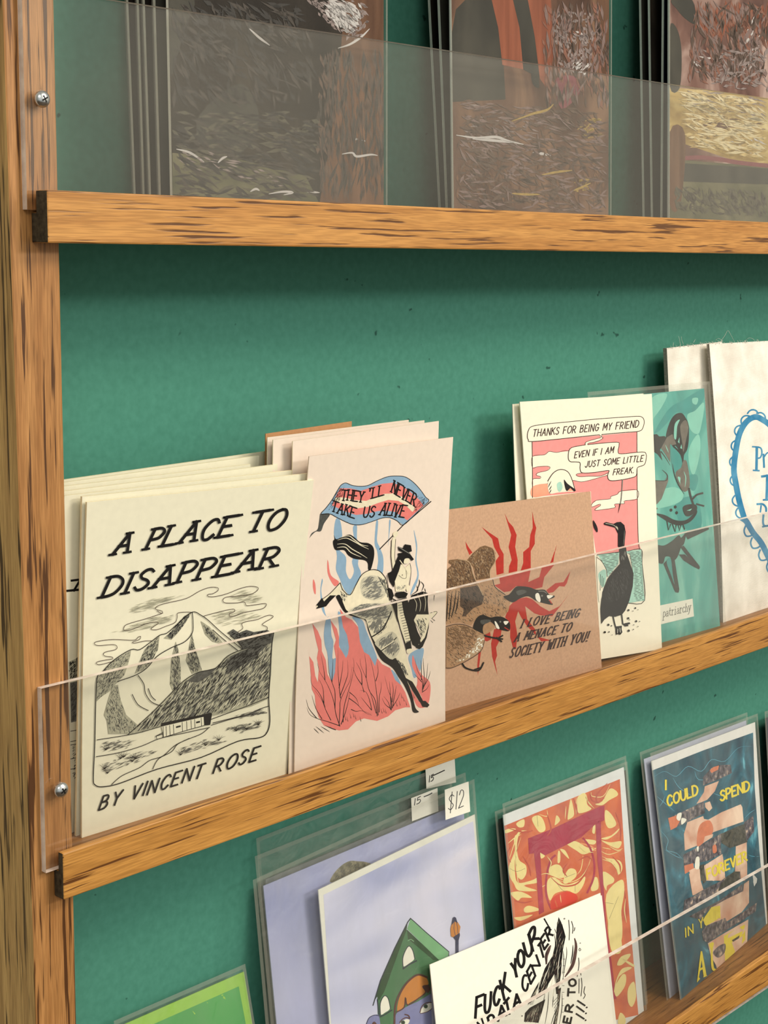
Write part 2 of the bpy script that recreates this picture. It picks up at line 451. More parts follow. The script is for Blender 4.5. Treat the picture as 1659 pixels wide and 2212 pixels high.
def catmull(P, closed=False, sub=5):
    P = np.asarray(P, float); n = len(P)
    if n < 3: return P
    out = []
    rng = range(n if closed else n - 1)
    for i in rng:
        if closed: p0, p1, p2, p3 = P[i - 1], P[i], P[(i + 1) % n], P[(i + 2) % n]
        else: p0, p1, p2, p3 = P[max(i - 1, 0)], P[i], P[i + 1], P[min(i + 2, n - 1)]
        for j in range(sub):
            t = j / sub
            out.append(0.5 * ((2 * p1) + (-p0 + p2) * t + (2 * p0 - 5 * p1 + 4 * p2 - p3) * t * t + (-p0 + 3 * p1 - 3 * p2 + p3) * t ** 3))
    if not closed: out.append(P[-1])
    return np.array(out)
def pts(sv):
    return np.array([[float(a) for a in q.split(',')] for q in sv.split()])
def inside(P, poly):
    x, y = P[:, 0], P[:, 1]; r = np.zeros(len(P), bool); n = len(poly); j = n - 1
    for i in range(n):
        xi, yi = poly[i]; xj, yj = poly[j]
        c = ((yi > y) != (yj > y)) & (x < (xj - xi) * (y - yi) / (yj - yi + 1e-12) + xi)
        r ^= c; j = i
    return r

class Art:
    """shapes given in photo pixels, laid onto the sheet's own surface as printed ink"""
    def __init__(s, sheet):
        s.sh = sheet; s.V = []; s.Fc = []; s.M = []; s.mats = []; s.h = 2.5e-5; s.last = None; s.o = (0, 0); s.sc = 1.0; s.clip = True
    def view(s, x0, y0, sc): s.o = (x0, y0); s.sc = sc; return s
    def _p(s, P): return np.asarray(P, float) / s.sc + np.array(s.o)
    def mi(s, m):
        if m not in s.mats: s.mats.append(m)
        return s.mats.index(m)
    def put(s, P, faces, m):
        u, v = s.sh.inv(P)
        if s.clip: u = np.clip(u, 0.0, 1.0); v = np.clip(v, 0.0, 1.0)
        if m is not s.last: s.h += 1.3e-5
        s.last = m
        q = s.sh.S(u, v, s.h)
        b = len(s.V); s.V += list(q); k = s.mi(m)
        for f in faces:
            s.Fc.append(tuple(b + i for i in f)); s.M.append(k)
    def P(s, m, sv, smooth=False, grid=28.0):
        P = s._p(pts(sv) if isinstance(sv, str) else sv)
        if smooth: P = catmull(P, True, 4)
        n = len(P)
        inner = []
        lo, hi = P.min(0), P.max(0)
        if grid and (hi - lo).max() > grid:
            gx = np.arange(lo[0] + grid / 2, hi[0], grid); gy = np.arange(lo[1] + grid / 2, hi[1], grid)
            G = np.array([(a, b) for a in gx for b in gy])
            if len(G): inner = list(G[inside(G, P)])
        allp = [Vector(p) for p in P] + [Vector(p) for p in inner]
        r = delaunay_2d_cdt(allp, [], [list(range(n))], 1, 1e-4)
        vo, fo = r[0], r[2]
        if not fo: return s
        s.put(np.array([(p.x, p.y) for p in vo]), [tuple(f) for f in fo], m)
        return s
    def S(s, m, w, sv, smooth=True, taper=0, closed=False):
        P = s._p(pts(sv) if isinstance(sv, str) else sv); w = w / s.sc
        if smooth and len(P) > 2: P = catmull(P, closed, 4)
        if closed: P = np.vstack([P, P[:1]])
        if len(P) < 2: return s
        if taper and len(P) == 2: P = P[0] + (P[1] - P[0]) * np.linspace(0, 1, 6)[:, None]
        d = np.gradient(P, axis=0); L = np.linalg.norm(d, axis=1) + 1e-9
        nn = np.stack([-d[:, 1], d[:, 0]], 1) / L[:, None]
        t = np.linspace(0, 1, len(P))
        if taper == 1: ww = w * (1 - 0.85 * t)
        elif taper == 2: ww = w * (0.2 + 0.8 * np.sin(math.pi * np.clip(t, 0.02, 0.98)))
        else: ww = np.full(len(P), w)
        if not taper:
            P = P.copy(); e0 = d[0] / L[0]; e1 = d[-1] / L[-1]
            P[0] -= e0 * w * 0.35; P[-1] += e1 * w * 0.35
        A = P + nn * ww[:, None] / 2; B = P - nn * ww[:, None] / 2
        n = len(P)
        s.put(np.vstack([A, B]), [(i, i + 1, n + i + 1, n + i) for i in range(n - 1)], m)
        return s
    def H(s, m, sv, n, ang, ln, w, seed=1, jit=0.2, grad=None):
        """hatching: many short strokes inside a region"""
        R = s._p(pts(sv) if isinstance(sv, str) else sv); ln /= s.sc; w /= s.sc
        rs = np.random.RandomState(seed)
        lo, hi = R.min(0), R.max(0)
        C = lo + rs.rand(n * 4, 2) * (hi - lo)
        C = C[inside(C, R)][:n]
        if not len(C): return s
        a = math.radians(ang) + rs.randn(len(C)) * jit
        l2 = ln * (0.5 + rs.rand(len(C))) / 2
        d = np.stack([np.cos(a), np.sin(a)], 1); nn = np.stack([-d[:, 1], d[:, 0]], 1)
        E1, E2 = C - d * l2[:, None], C + d * l2[:, None]
        ok = inside(E1, R) & inside(E2, R)
        C, d, nn, E1, E2 = C[ok], d[ok], nn[ok], E1[ok], E2[ok]
        if not len(C): return s
        hw = (w * (0.5 + rs.rand(len(C))) / 2)[:, None]
        k = len(C)
        V = np.vstack([E1, C + nn * hw, E2, C - nn * hw])
        s.put(V, [(i, k + i, 2 * k + i, 3 * k + i) for i in range(k)], m)
        return s
    def D(s, m, x, y, r, ry=None, n=14):
        ry = ry or r
        return s.P(m, np.array([(x + r * math.cos(2 * math.pi * i / n), y + ry * math.sin(2 * math.pi * i / n)) for i in range(n)]), grid=0)
    def T(s, m, w, text, x0, y0, x1, y1, ux, uy, serif=0.0, gap=0.22, wob=0.0):
        """lettering: text set on the line from (x0,y0) to (x1,y1), with (ux,uy) the cap height"""
        adv = sum(GLY[c][0] + gap for c in text) - gap
        R = np.array([x1 - x0, y1 - y0]) / adv; U = np.array([ux, uy]); O = np.array([x0, y0])
        rs = random.Random(len(text) * 31 + int(x0))
        x = 0.0
        for c in text:
            wd, strokes = GLY[c]
            jy = (rs.random() - 0.5) * wob; jr = (rs.random() - 0.5) * wob
            for st in strokes:
                st = np.array(st, float)
                Q = O + (st[:, :1] + x + jr) * R + (st[:, 1:] + jy) * U
                s.S(m, w, Q, smooth=len(Q) > 4)
                if serif and len(st) <= 3:
                    for e, o_ in ((0, 1), (-1, -2)):
                        if st[e][1] in (0.0, 1.0) or len(text) < 2:
                            p = Q[e]; h = R * serif
                            s.S(m, w * 0.8, np.array([p - h, p + h]), smooth=False)
            x += wd + gap
        return s
G_O = [(.5, 1), (.2, .9), (.02, .62), (.04, .3), (.25, .03), (.5, 0), (.78, .1), (.97, .4), (.95, .7), (.75, .95), (.5, 1)]
GLY = {
 ' ': (0.45, []), 'A': (.9, [[(0, 0), (.48, 1)], [(.48, 1), (.9, 0)], [(.15, .38), (.75, .38)]]),
 'B': (.75, [[(0, 0), (0, 1)], [(0, 1), (.45, .98), (.62, .8), (.5, .58), (0, .53)], [(0, .53), (.55, .5), (.75, .27), (.55, .03), (0, 0)]]),
 'C': (.8, [[(.8, .8), (.6, .98), (.3, .95), (.05, .65), (.05, .35), (.25, .04), (.55, 0), (.8, .2)]]),
 'D': (.85, [[(0, 0), (0, 1)], [(0, 1), (.4, .97), (.75, .75), (.85, .45), (.65, .12), (.35, .01), (0, 0)]]),
 'E': (.7, [[(0, 0), (0, 1)], [(0, 1), (.7, 1)], [(0, .52), (.52, .52)], [(0, 0), (.7, 0)]]),
 'F': (.7, [[(0, 0), (0, 1)], [(0, 1), (.7, 1)], [(0, .52), (.52, .52)]]),
 'G': (.85, [[(.8, .82), (.55, .99), (.25, .92), (.04, .6), (.08, .25), (.35, .01), (.65, .05), (.82, .25), (.82, .45)], [(.5, .45), (.9, .45)]]),
 'H': (.8, [[(0, 0), (0, 1)], [(.8, 0), (.8, 1)], [(0, .5), (.8, .5)]]),
 'I': (.12, [[(.06, 0), (.06, 1)]]),
 'J': (.6, [[(.6, 1), (.58, .3), (.45, .04), (.2, 0), (0, .2)]]),
 'K': (.8, [[(0, 0), (0, 1)], [(.75, 1), (.03, .45)], [(.25, .62), (.8, 0)]]),
 'L': (.65, [[(0, 1), (0, 0)], [(0, 0), (.65, 0)]]),
 'M': (1.0, [[(0, 0), (.08, 1)], [(.08, 1), (.5, .3)], [(.5, .3), (.92, 1)], [(.92, 1), (1, 0)]]),
 'N': (.8, [[(0, 0), (0, 1)], [(0, 1), (.8, 0)], [(.8, 0), (.8, 1)]]),
 'O': (.95, [G_O]),
 'P': (.7, [[(0, 0), (0, 1)], [(0, 1), (.45, .98), (.7, .78), (.55, .52), (.3, .46), (0, .45)]]),
 'R': (.8, [[(0, 0), (0, 1)], [(0, 1), (.45, .98), (.7, .78), (.55, .53), (.3, .47), (0, .46)], [(.3, .46), (.8, 0)]]),
 'S': (.7, [[(.68, .85), (.5, .98), (.25, .97), (.06, .78), (.2, .58), (.5, .45), (.68, .25), (.5, .03), (.2, 0), (0, .16)]]),
 'T': (.8, [[(.4, 0), (.4, 1)], [(0, 1), (.8, 1)]]),
 'U': (.8, [[(0, 1), (.02, .35), (.18, .05), (.4, 0), (.62, .05), (.78, .35), (.8, 1)]]),
 'V': (.8, [[(0, 1), (.4, 0)], [(.4, 0), (.8, 1)]]),
 'W': (1.1, [[(0, 1), (.25, 0)], [(.25, 0), (.55, .7)], [(.55, .7), (.85, 0)], [(.85, 0), (1.1, 1)]]),
 'Y': (.8, [[(0, 1), (.4, .48)], [(.8, 1), (.4, .48)], [(.4, .48), (.4, 0)]]),
 "'": (.15, [[(.1, 1), (.05, .72)]]), '.': (.12, [[(.04, 0), (.09, .04)]]),
 '!': (.2, [[(.1, 1), (.1, .3)], [(.1, .06), (.1, 0)]]),
 '$': (.7, [[(.68, .8), (.35, .92), (.06, .74), (.35, .5), (.66, .28), (.35, .08), (0, .2)], [(.4, 1.08), (.3, -.1)]]),
 '1': (.2, [[(.15, 1), (.1, 0)]]), '2': (.65, [[(.02, .75), (.2, .98), (.5, .92), (.58, .65), (.3, .3), (0, 0)], [(0, 0), (.65, .03)]]),
 '5': (.6, [[(.55, 1), (.1, .96)], [(.1, .96), (.08, .56)], [(.08, .56), (.4, .6), (.6, .35), (.4, .05), (0, .03)]]),
 '-': (.6, [[(0, .45), (.6, .5)]]),
 'p': (.55, [[(.05, .6), (.05, -.35)], [(.05, .5), (.3, .62), (.55, .35), (.35, .02), (.05, .1)], [(-.1, -.35), (.25, -.35)]]),
 'a': (.55, [[(.05, .5), (.3, .62), (.48, .5), (.48, .05)], [(.48, .35), (.15, .32), (.02, .14), (.2, 0), (.46, .1)], [(.48, .03), (.6, .03)]]),
 't': (.5, [[(.2, .9), (.2, .15), (.35, 0), (.5, .1)], [(0, .6), (.45, .6)]]),
 'r': (.55, [[(.15, 0), (.15, .6)], [(.15, .4), (.35, .62), (.55, .52)], [(0, 0), (.38, 0)], [(0, .6), (.15, .6)]]),
 'i': (.45, [[(.22, 0), (.22, .6)], [(0, 0), (.45, 0)], [(.05, .6), (.22, .6)], [(.2, .82), (.24, .86)]]),
 'c': (.5, [[(.5, .48), (.3, .62), (.05, .45), (.05, .15), (.28, 0), (.5, .12)]]),
 'h': (.6, [[(.1, 0), (.1, .95)], [(.1, .4), (.3, .62), (.5, .45), (.5, 0)], [(-.05, 0), (.22, 0)], [(.4, 0), (.62, 0)]]),
 'y': (.6, [[(.05, .6), (.3, 0)], [(.55, .6), (.3, 0), (.18, -.3), (0, -.35)], [(-.05, .6), (.18, .6)], [(.42, .6), (.65, .6)]]),
}
def rnd_border(n, rs): return (rs.random() - 0.5) * n

def build_sheet(name, sh, pm, art=None, parent=None, edge=None):
    """one printed sheet: a thin curved slab of paper with its print as further faces of the same mesh"""
    nu, nv = sh.nu, sh.nv
    U, Vv = np.meshgrid(np.linspace(0, 1, nu + 1), np.linspace(0, 1, nv + 1))
    fr = sh.S(U.ravel(), Vv.ravel(), 0.0); bk = sh.S(U.ravel(), Vv.ravel(), -sh.th)
    V = list(fr) + list(bk); N = len(fr); F_, Mi = [], []
    idx = lambda i, j: j * (nu + 1) + i
    for j in range(nv):
        for i in range(nu):
            F_.append((idx(i, j), idx(i, j + 1), idx(i + 1, j + 1), idx(i + 1, j))); Mi.append(0)
            F_.append((N + idx(i, j), N + idx(i + 1, j), N + idx(i + 1, j + 1), N + idx(i, j + 1))); Mi.append(0)
    for i in range(nu):
        F_.append((idx(i, 0), idx(i + 1, 0), N + idx(i + 1, 0), N + idx(i, 0))); Mi.append(1)
        F_.append((idx(i, nv), N + idx(i, nv), N + idx(i + 1, nv), idx(i + 1, nv))); Mi.append(1)
    for j in range(nv):
        F_.append((idx(0, j), N + idx(0, j), N + idx(0, j + 1), idx(0, j + 1))); Mi.append(1)
        F_.append((idx(nu, j), idx(nu, j + 1), N + idx(nu, j + 1), N + idx(nu, j))); Mi.append(1)
    mats = [pm, edge or pm]
    if art is not None:
        b = len(V); V += art.V
        F_ += [tuple(b + i for i in f) for f in art.Fc]
        Mi += [k + 2 for k in art.M]; mats += art.mats
    return link_mesh(name, V, F_, mats, Mi, parent)
def sub_sheet(sh, d, grow=(0, 0, 0, 0), th=0.0002):
    """a sheet parallel to another, d in front of it, larger by the given left, top, right, bottom margins in metres"""
    TL, TR, BR, BL = sh.c
    e = (TR - TL) / np.linalg.norm(TR - TL); f = (BL - TL) / np.linalg.norm(BL - TL)
    o = sh.n * d
    l, t, r, b = grow
    return Sheet(TL - e * l - f * t + o, TR + e * r - f * t + o, BR + e * r + f * b + o, BL - e * l + f * b + o, sh.bv, sh.bu, th, sh.nu, sh.nv)
# ------------------------------------------------------------------ inks and papers
INK = paper('black_ink', (16, 13, 14), 0.6, 0.1)
INKB = paper('brown_ink', (58, 34, 30), 0.6, 0.1)
CHAR = paper('charcoal_ink', (74, 76, 74), 0.7, 0.25, 500)
GREY = paper('grey_wash', (120, 120, 114), 0.7, 0.2, 400)
LGREY = paper('pale_grey_wash', (198, 193, 172), 0.7, 0.12, 400)
CREAM = paper('cream_paper', (230, 226, 204), 0.8, 0.025, 300)
CREAME = paper('cream_paper_edge_lit', (250, 240, 205), 0.8, 0.05, 300)  # edge colour raised above the paper's to carry the overhead light
BLUSH = paper('blush_paper', (230, 215, 202), 0.8, 0.025, 300)
BLUSHE = paper('blush_paper_edge', (226, 206, 186), 0.8, 0.05, 300)
SKYB = paper('blue_ink', (136, 168, 196), 0.75, 0.05, 300)
PINK = paper('coral_ink', (224, 124, 118), 0.75, 0.05, 300)
KRAFT = paper('kraft_paper', (198, 160, 132), 0.85, 0.09, 700)
RED = paper('red_ink', (178, 50, 42), 0.75, 0.1, 400)
WHITE = paper('white_paper', (242, 240, 228), 0.8, 0.02, 300)
BIRDP = paper('ivory_paper', (244, 239, 220), 0.8, 0.02, 300)
GREYE = paper('paper_edge_grey', (170, 172, 160), 0.8, 0.05, 300)

# ------------------------------------------------------------------ middle shelf: the stack of zines
fl = lambda x, y: floor_pt(x, y, 'mid')
zb, zr = fl(177, 1810), fl(619, 1672)
ztl, ztr = rise(zb, (188, 1085)), on_x(678, 1037, zr[0] + .006)
print('ZINE dims', np.linalg.norm(ztl - zb), np.linalg.norm(zr - zb), 'Y', zb[1], zr[1], ztl[1], ztr[1])
zs = Sheet(ztl, ztr, zr, zb, bow_v=0.0012, th=0.0011, nu=14, nv=18)
a = Art(zs).view(180, 1050, 3.1596)
# mountain drawing
HS = 'charcoal_ink'
ZP = paper('zine_shade', (168, 166, 146), 0.8, 0.2, 500)
ZD = paper('zine_dark', (84, 84, 80), 0.8, 0.3, 700)
dk = ["740,860 690,885 640,940 590,1000 545,1040 600,1050 640,1010 700,930",
      "325,1120 270,1150 190,1200 130,1270 90,1310 90,1470 120,1440 180,1400 230,1340 280,1290 300,1230 320,1160",
      "520,1020 460,1070 420,1110 380,1200 350,1280 420,1250 470,1190 510,1110",
      "630,1060 600,1180 590,1350 610,1400 660,1400 665,1250 650,1120",
      "740,1000 720,1100 700,1190 740,1280 810,1260 790,1190 760,1100",
      "800,920 830,1010 880,1060 960,1080 920,1030 860,960",
      "200,1360 235,1355 250,1450 290,1560 370,1630 320,1690 170,1690 160,1600 140,1560 170,1450"]
BIG = "300,1695 460,1550 560,1450 680,1330 780,1270 900,1240 980,1160 1080,1115 1200,1090 1290,1030 1280,1280 1260,1450 1150,1500 1000,1540 870,1570 700,1600 520,1640 400,1680"
RID = "980,1000 1020,975 1060,1000 1110,980 1160,995 1250,980 1290,1000 1280,1070 1180,1090 1090,1110 1050,1050"
for i, d in enumerate(dk):
    a.P(ZP, d); a.H(ZD, d, 170, 70 if i in (3, 4, 6) else -55, 26, 4.5, i + 1, 0.25); a.H(INK, d, 60, -60, 22, 3.5, i + 40, 0.3)
a.P(ZP, BIG); a.H(ZD, BIG, 900, -52, 50, 7, 11, 0.15); a.H(INK, BIG, 420, -52, 60, 5.5, 12, 0.12); a.H(CREAM, BIG, 120, -55, 60, 3.5, 13, 0.12)
a.P(ZD, "700,1330 780,1270 900,1240 860,1290 780,1340"); a.P(ZD, "1000,1160 1090,1120 1280,1050 1180,1160 1090,1220 960,1290")
a.H(INK, "980,1180 1090,1120 1285,1045 1180,1160 1090,1220 960,1290", 160, -45, 40, 6, 14)
a.P(ZD, RID); a.H(INK, RID, 120, -30, 30, 6, 15)
SKYS = ["300,830 480,760 700,740 560,800 490,840 300,870", "150,1000 270,980 330,930 520,880 640,870 600,930 300,1000", "960,760 1100,690 1240,750 1220,790 1090,800", "840,870 1100,830 1240,880 1080,940 900,960"]
for i, d in enumerate(SKYS): a.H(ZP, d, 130, -12, 70, 2.6, 20 + i, 0.05)
lines = ["500,850 530,868 534,852 490,838 502,818 560,798 700,765 790,715 860,690 912,692 915,712 880,733 848,738 850,752 900,752 980,732 1060,700 1130,683 1187,690 1180,715 1130,740 1040,750 970,757 948,780 970,796 1050,795 1095,790 1110,814 1160,810 1238,800 1243,816 1220,835 1150,850 1080,865 1040,882 1000,890 994,870 1028,855 1022,838 960,848 880,868 820,885",
         "270,980 282,950 330,930 420,905 520,872 540,865", "270,980 300,985 360,965 420,940 490,925 508,935 480,955 458,975 500,978 560,955 622,930 637,895 642,865 700,858 740,860",
         "470,1055 420,1055 345,1070 335,1062 380,1045 387,1024 370,1030 340,1050 200,1045 95,1058 72,1073 100,1087 200,1080 227,1095 215,1115 150,1130 133,1147 150,1160 192,1165 195,1178 150,1185 95,1197 86,1210 110,1217 180,1200 212,1192",
         "1050,995 1085,970 1078,942 1100,925 1180,910 1210,898 1260,880 1292,886 1280,902 1240,925 1218,945 1250,960 1250,982"]
for d in lines: a.S(INKB, 3.6, d)
out = ["120,1275 200,1190 320,1115 380,1115 460,1060 520,1015 570,1000 650,930 740,858 800,880 850,915 920,980 980,1030 1080,1110", "740,860 745,930 740,1000 690,1060 600,1100 500,1160 430,1240 350,1290 250,1325 230,1335",
       "300,1695 460,1550 560,1450 680,1330 780,1270 900,1240 980,1160 1080,1115 1200,1090", "370,1290 410,1350 420,1410 460,1470 530,1500", "330,1420 370,1490 440,1530", "440,1380 460,1430 490,1460", "880,980 960,1050 1050,1120", "1000,1020 1060,1070 1085,1110"]
for d in out: a.S(INK, 5, d)
a.S(INK, 6.5, "120,1275 90,1310 80,1500 75,1750 65,1990 78,2038 130,2050 250,2025 500,1930 800,1850 1050,1740 1200,1715 1250,1680 1270,1600 1262,1450 1270,1300 1280,1110 1295,1000")
for d in ["90,1730 250,1705 380,1680 520,1640", "85,1845 250,1815 400,1770 520,1720 700,1680 860,1645", "870,1590 950,1560 1100,1505 1262,1440", "880,1615 1000,1585 1120,1555 1200,1520 1262,1500",
          "190,2035 260,1975 380,1920 450,1870 540,1840 620,1770 700,1730 800,1690 850,1650", "470,1930 510,1860 600,1810 640,1760 720,1720", "870,1630 1000,1590 1130,1560 1250,1545"]: a.S(INK, 4.5, d)
for i, d in enumerate(["100,1740 380,1720 300,1790 110,1820", "100,1900 400,1800 540,1790 380,1880 120,1960", "640,1790 900,1700 1000,1740 640,1840", "900,1660 1230,1590 1230,1640 1060,1690", "1000,1560 1250,1510 1250,1550 1050,1590"]):
    a.H(ZD, d, 90, -20, 46, 3.2, 50 + i, 0.12)
for (x, y) in [(140, 1930), (160, 1960), (270, 1850), (330, 1880), (350, 1860), (830, 1770), (920, 1735), (1040, 1670), (1110, 1660), (1190, 1630), (660, 1835), (150, 1800), (250, 1860)]:
    for k in (-30, -12, 4, 20, 36): a.S(INK, 4, np.array([(x, y), (x + k * 0.7, y - 22), (x + k * 1.3, y - 44 + abs(k) * .4)]), taper=1)
# hut
a.P(CREAM, "530,1640 820,1570 820,1630 700,1665 545,1712"); a.P(INK, "523,1640 530,1615 870,1545 872,1562 820,1572"); a.P(INK, "815,1562 875,1550 862,1628 820,1632")
for x, y0, y1 in [(540, 1640, 1710), (560, 1638, 1703), (585, 1632, 1697), (610, 1626, 1690), (670, 1610, 1672), (700, 1604, 1664), (730, 1597, 1655), (755, 1590, 1648), (800, 1580, 1636)]: a.S(INK, 4, np.array([(x, y0), (x + 3, y1)]))
a.P(INK, "628,1638 660,1630 660,1642 628,1650"); a.P(INK, "765,1606 792,1600 792,1612 765,1618"); a.S(INK, 4, "545,1712 700,1665 820,1632"); a.S(INK, 4, "500,1725 495,1705 540,1690"); a.S(INK, 4, "490,1705 540,1680")
# lettering
a.T(INK, 20, 'A PLACE TO', 195, 462, 1345, 283, 66, -138, 0.22, 0.34, 0.08)
a.T(INK, 20, 'DISAPPEAR', 125, 752, 1300, 540, 62, -138, 0.22, 0.34, 0.08)
a.T(INK, 12, 'BY VINCENT ROSE', 105, 2205, 1172, 1868, 34, -96, 0.0, 0.42, 0.08)
front_zine = build_sheet('zine', zs, CREAM, a, edge=CREAME)
tag(front_zine, 'cream zine titled A PLACE TO DISAPPEAR, frontmost of its stack', 'zine', 'zines on the middle shelf')
print('zine faces', len(front_zine.data.polygons))

def zine_back(tl, tr, ytl, ytr, yb, label, mid_line=None, h=None, art=False, bow=0.0, th=0.0012):
    TL, TR = on_y(tl[0], tl[1], ytl), on_y(tr[0], tr[1], ytr)
    BL = stand(TL, yb, 'mid'); BR = stand(TR, yb, 'mid')
    sh = Sheet(TL, TR, BR, BL, bow_v=bow, th=th, nu=10, nv=10)
    ar = None
    if art:
        ar = Art(sh).view(0, 700, 2.95)
        ar.S(INK, 15, "428,1700 510,1692"); ar.S(INK, 14, "470,1700 505,1640"); ar.S(INK, 14, "455,1635 508,1628")
        ar.P(ZD, "436,2212 470,2150 495,2120 500,2212", grid=0)
        ar.view(0, 1400, 2.676)
        d = "396,80 440,60 448,180 404,190"; ar.P(ZP, d, grid=0); ar.H(INK, d, 90, -60, 18, 4, 3)
        ar.P(ZD, "405,200 450,190 452,420 410,430", grid=0); ar.H(INK, "405,200 450,190 452,420 410,430", 160, -60, 24, 4, 4)
        for yy in (300, 480, 540, 560, 640, 700): ar.S(INK, 4, np.array([(408, yy), (452, yy - 8)]))
        ar.H(INK, "410,560 452,560 452,760 415,760", 60, -40, 18, 4, 5)
    o = build_sheet('zine', sh, CREAM, ar, edge=CREAME)
    return tag(o, label, 'zine', 'zines on the middle shelf')
YB = zb[1]
zine_back((177.5, 1073), (665, 1023), ztl[1] + .0020, ztr[1] + .0035, YB + .003, 'cream zine directly behind the front A PLACE TO DISAPPEAR zine, left edge showing')
zine_back((139, 1071), (650, 1014), ztl[1] + .0065, ztr[1] + .0085, YB + .0075, 'cream zine third from the front, its lettering peeking out beside the oak post', art=True)
zine_back((134, 1062), (600, 1003), ztl[1] + .0105, ztr[1] + .0125, YB + .0115, 'cream zine fourth from the front of the stack beside the oak post')
zine_back((128, 1052), (541, 1003), ztl[1] + .0150, ztr[1] + .0185, YB + .0155, 'cream zine fifth from the front, rounded corner ending short of the others')
zine_back((120, 1045), (560, 984), ztl[1] + .0195, ztr[1] + .022, YB + .0195, 'cream zine second from the back of the stack beside the oak post')
zine_back((116, 1040), (577, 975), ztl[1] + .0235, ztr[1] + .026, YB + .0235, 'rearmost cream zine of the stack, top edge against the green wall')

# ------------------------------------------------------------------ middle shelf: the cowboy prints
yc = 0.0112
cbl, cbr = on_y(636, 1677, yc), on_y(962, 1564, yc)
cbl[2] = SHELF['mid']['fz'](cbl[0]) + .0002; cbr[2] = SHELF['mid']['fz'](cbr[0]) + .0002
ctl, ctr = rise(cbl, (668, 986)), rise(cbr, (979, 944))
print('COWBOY', np.linalg.norm(ctl - cbl), np.linalg.norm(cbr - cbl), ctl[1], ctr[1])
cs = Sheet(ctl, ctr, cbr, cbl, bow_v=0.0018, th=0.0005, nu=12, nv=16)
a = Art(cs).view(630, 930, 4.608)
HB = paper('horse_cream', (226, 218, 192), 0.8, 0.06, 400)
# smoke and flames
for d in ["440,880 480,890 500,1000 500,1100 470,1180 540,1260 540,1400 580,1480 620,1400 600,1300 640,1200 610,1000 620,945 650,950 650,1080 680,1200 660,1330 690,1420 660,1520 590,1640 520,1580 480,1480 440,1380 450,1250 430,1130 420,1000",
          "840,905 860,905 855,1000 850,1100 880,1170 912,1270 905,1420 850,1400 860,1300 850,1200 825,1120", "970,900 985,900 975,1010 960,1150 965,1050",
          "1215,1000 1225,1020 1250,1150 1242,1290 1265,1440 1230,1560 1180,1640 1200,1560 1250,1440 1230,1300 1238,1170", "300,1480 310,1500 295,1600 330,1800 345,1850 300,1780 285,1600"]: a.P(SKYB, d, True)
for d in ["355,1295 365,1310 390,1440 470,1505 430,1550 380,1480 355,1400", "215,1480 235,1530 240,1620 225,1620 210,1550"]: a.P(PINK, d, True)
a.view(630, 1300, 4.608)
for d in ["345,165 385,170 395,330 415,400 405,560 440,560 450,620 420,740 410,830 380,740 355,520 330,430 320,310", "460,100 510,150 520,250 560,330 580,420 570,520 540,600 500,500 470,420 475,300",
          "600,150 700,180 740,280 780,380 850,560 870,760 840,780 800,620 720,500 680,420 660,240", "990,680 1040,720 1085,820 1050,840", "1160,560 1200,500 1310,460 1300,580 1280,680 1220,760 1190,660"]: a.P(SKYB, d, True)
a.P(PINK, "190,730 165,420 175,540 215,600 235,740 260,800 270,660 250,560 265,480 240,380 205,215 260,290 295,380 300,490 340,580 355,720 400,800 430,700 440,560 420,440 440,380 385,180 450,270 470,350 470,450 500,490 540,560 560,520 570,450 550,330 510,250 480,70 540,150 600,180 660,250 680,400 720,500 770,530 830,640 850,560 900,620 980,660 1030,780 1090,830 1130,900 1180,1050 1130,1050 1030,1080 960,1140 850,1185 720,1160 640,1190 560,1270 470,1280 400,1260 320,1230 270,1150 240,1060 230,930 200,870")
a.P(PINK, "1205,530 1230,600 1290,720 1375,800 1375,950 1340,1040 1260,1050 1210,960 1180,860 1150,830 1230,860 1250,760 1200,640", True)
for d in ["480,1240 440,1120 420,1000 380,880 330,780 280,700 255,610", "430,1060 430,900 400,800 370,700 360,560", "400,800 405,680 410,560", "470,1230 480,1080 485,980 540,860 580,780 600,650", "485,960 470,820 460,660 460,460", "480,940 540,780 560,700 555,580", "470,860 500,700 510,580",
          "330,1050 300,960 260,890 200,820 190,740", "320,1010 310,860 270,770", "330,780 320,680 290,520", "480,1235 350,1190 250,1160 180,1120 150,1050", "300,1165 240,1060 200,930", "250,1160 170,1060 145,970", "390,1180 340,1080 300,980 230,880",
          "490,1220 540,1080 570,950 575,880", "510,1200 520,1050 560,900 590,800 620,640 610,560", "575,900 640,960 670,1040", "570,960 640,1010 680,1050 740,1110 840,1140", "590,1070 640,1090 700,1085 800,1125",
          "850,1140 830,980 770,880 740,760 690,640 680,560", "700,830 640,740 610,650", "700,820 690,700 640,600", "860,1130 850,960 830,800 800,640 780,560", "835,790 860,700 850,600", "870,1100 870,960 890,860 890,800", "800,1110 780,1000 740,900 680,880", "840,1110 800,960 770,870", "740,760 740,640 725,520", "720,900 690,800", "820,1110 730,1000 690,950",
          "990,1080 990,960 960,880 925,740", "990,1070 980,900 970,790", "1000,1060 1030,900 1040,830", "1000,1050 1050,970 1080,900", "980,1060 930,1020 900,960", "985,1075 960,1000 915,940", "1000,1000 1010,880 1000,800",
          "1300,890 1300,780 1250,680 1225,560", "1300,880 1320,760 1310,620 1310,560", "1305,870 1340,760 1355,610", "1310,850 1360,760 1380,690", "1295,900 1340,870 1370,820", "1295,800 1260,760 1220,720", "440,1275 380,1250 330,1230", "1290,780 1290,640 1285,580"]: a.S(INK, 8.5, d, taper=1)
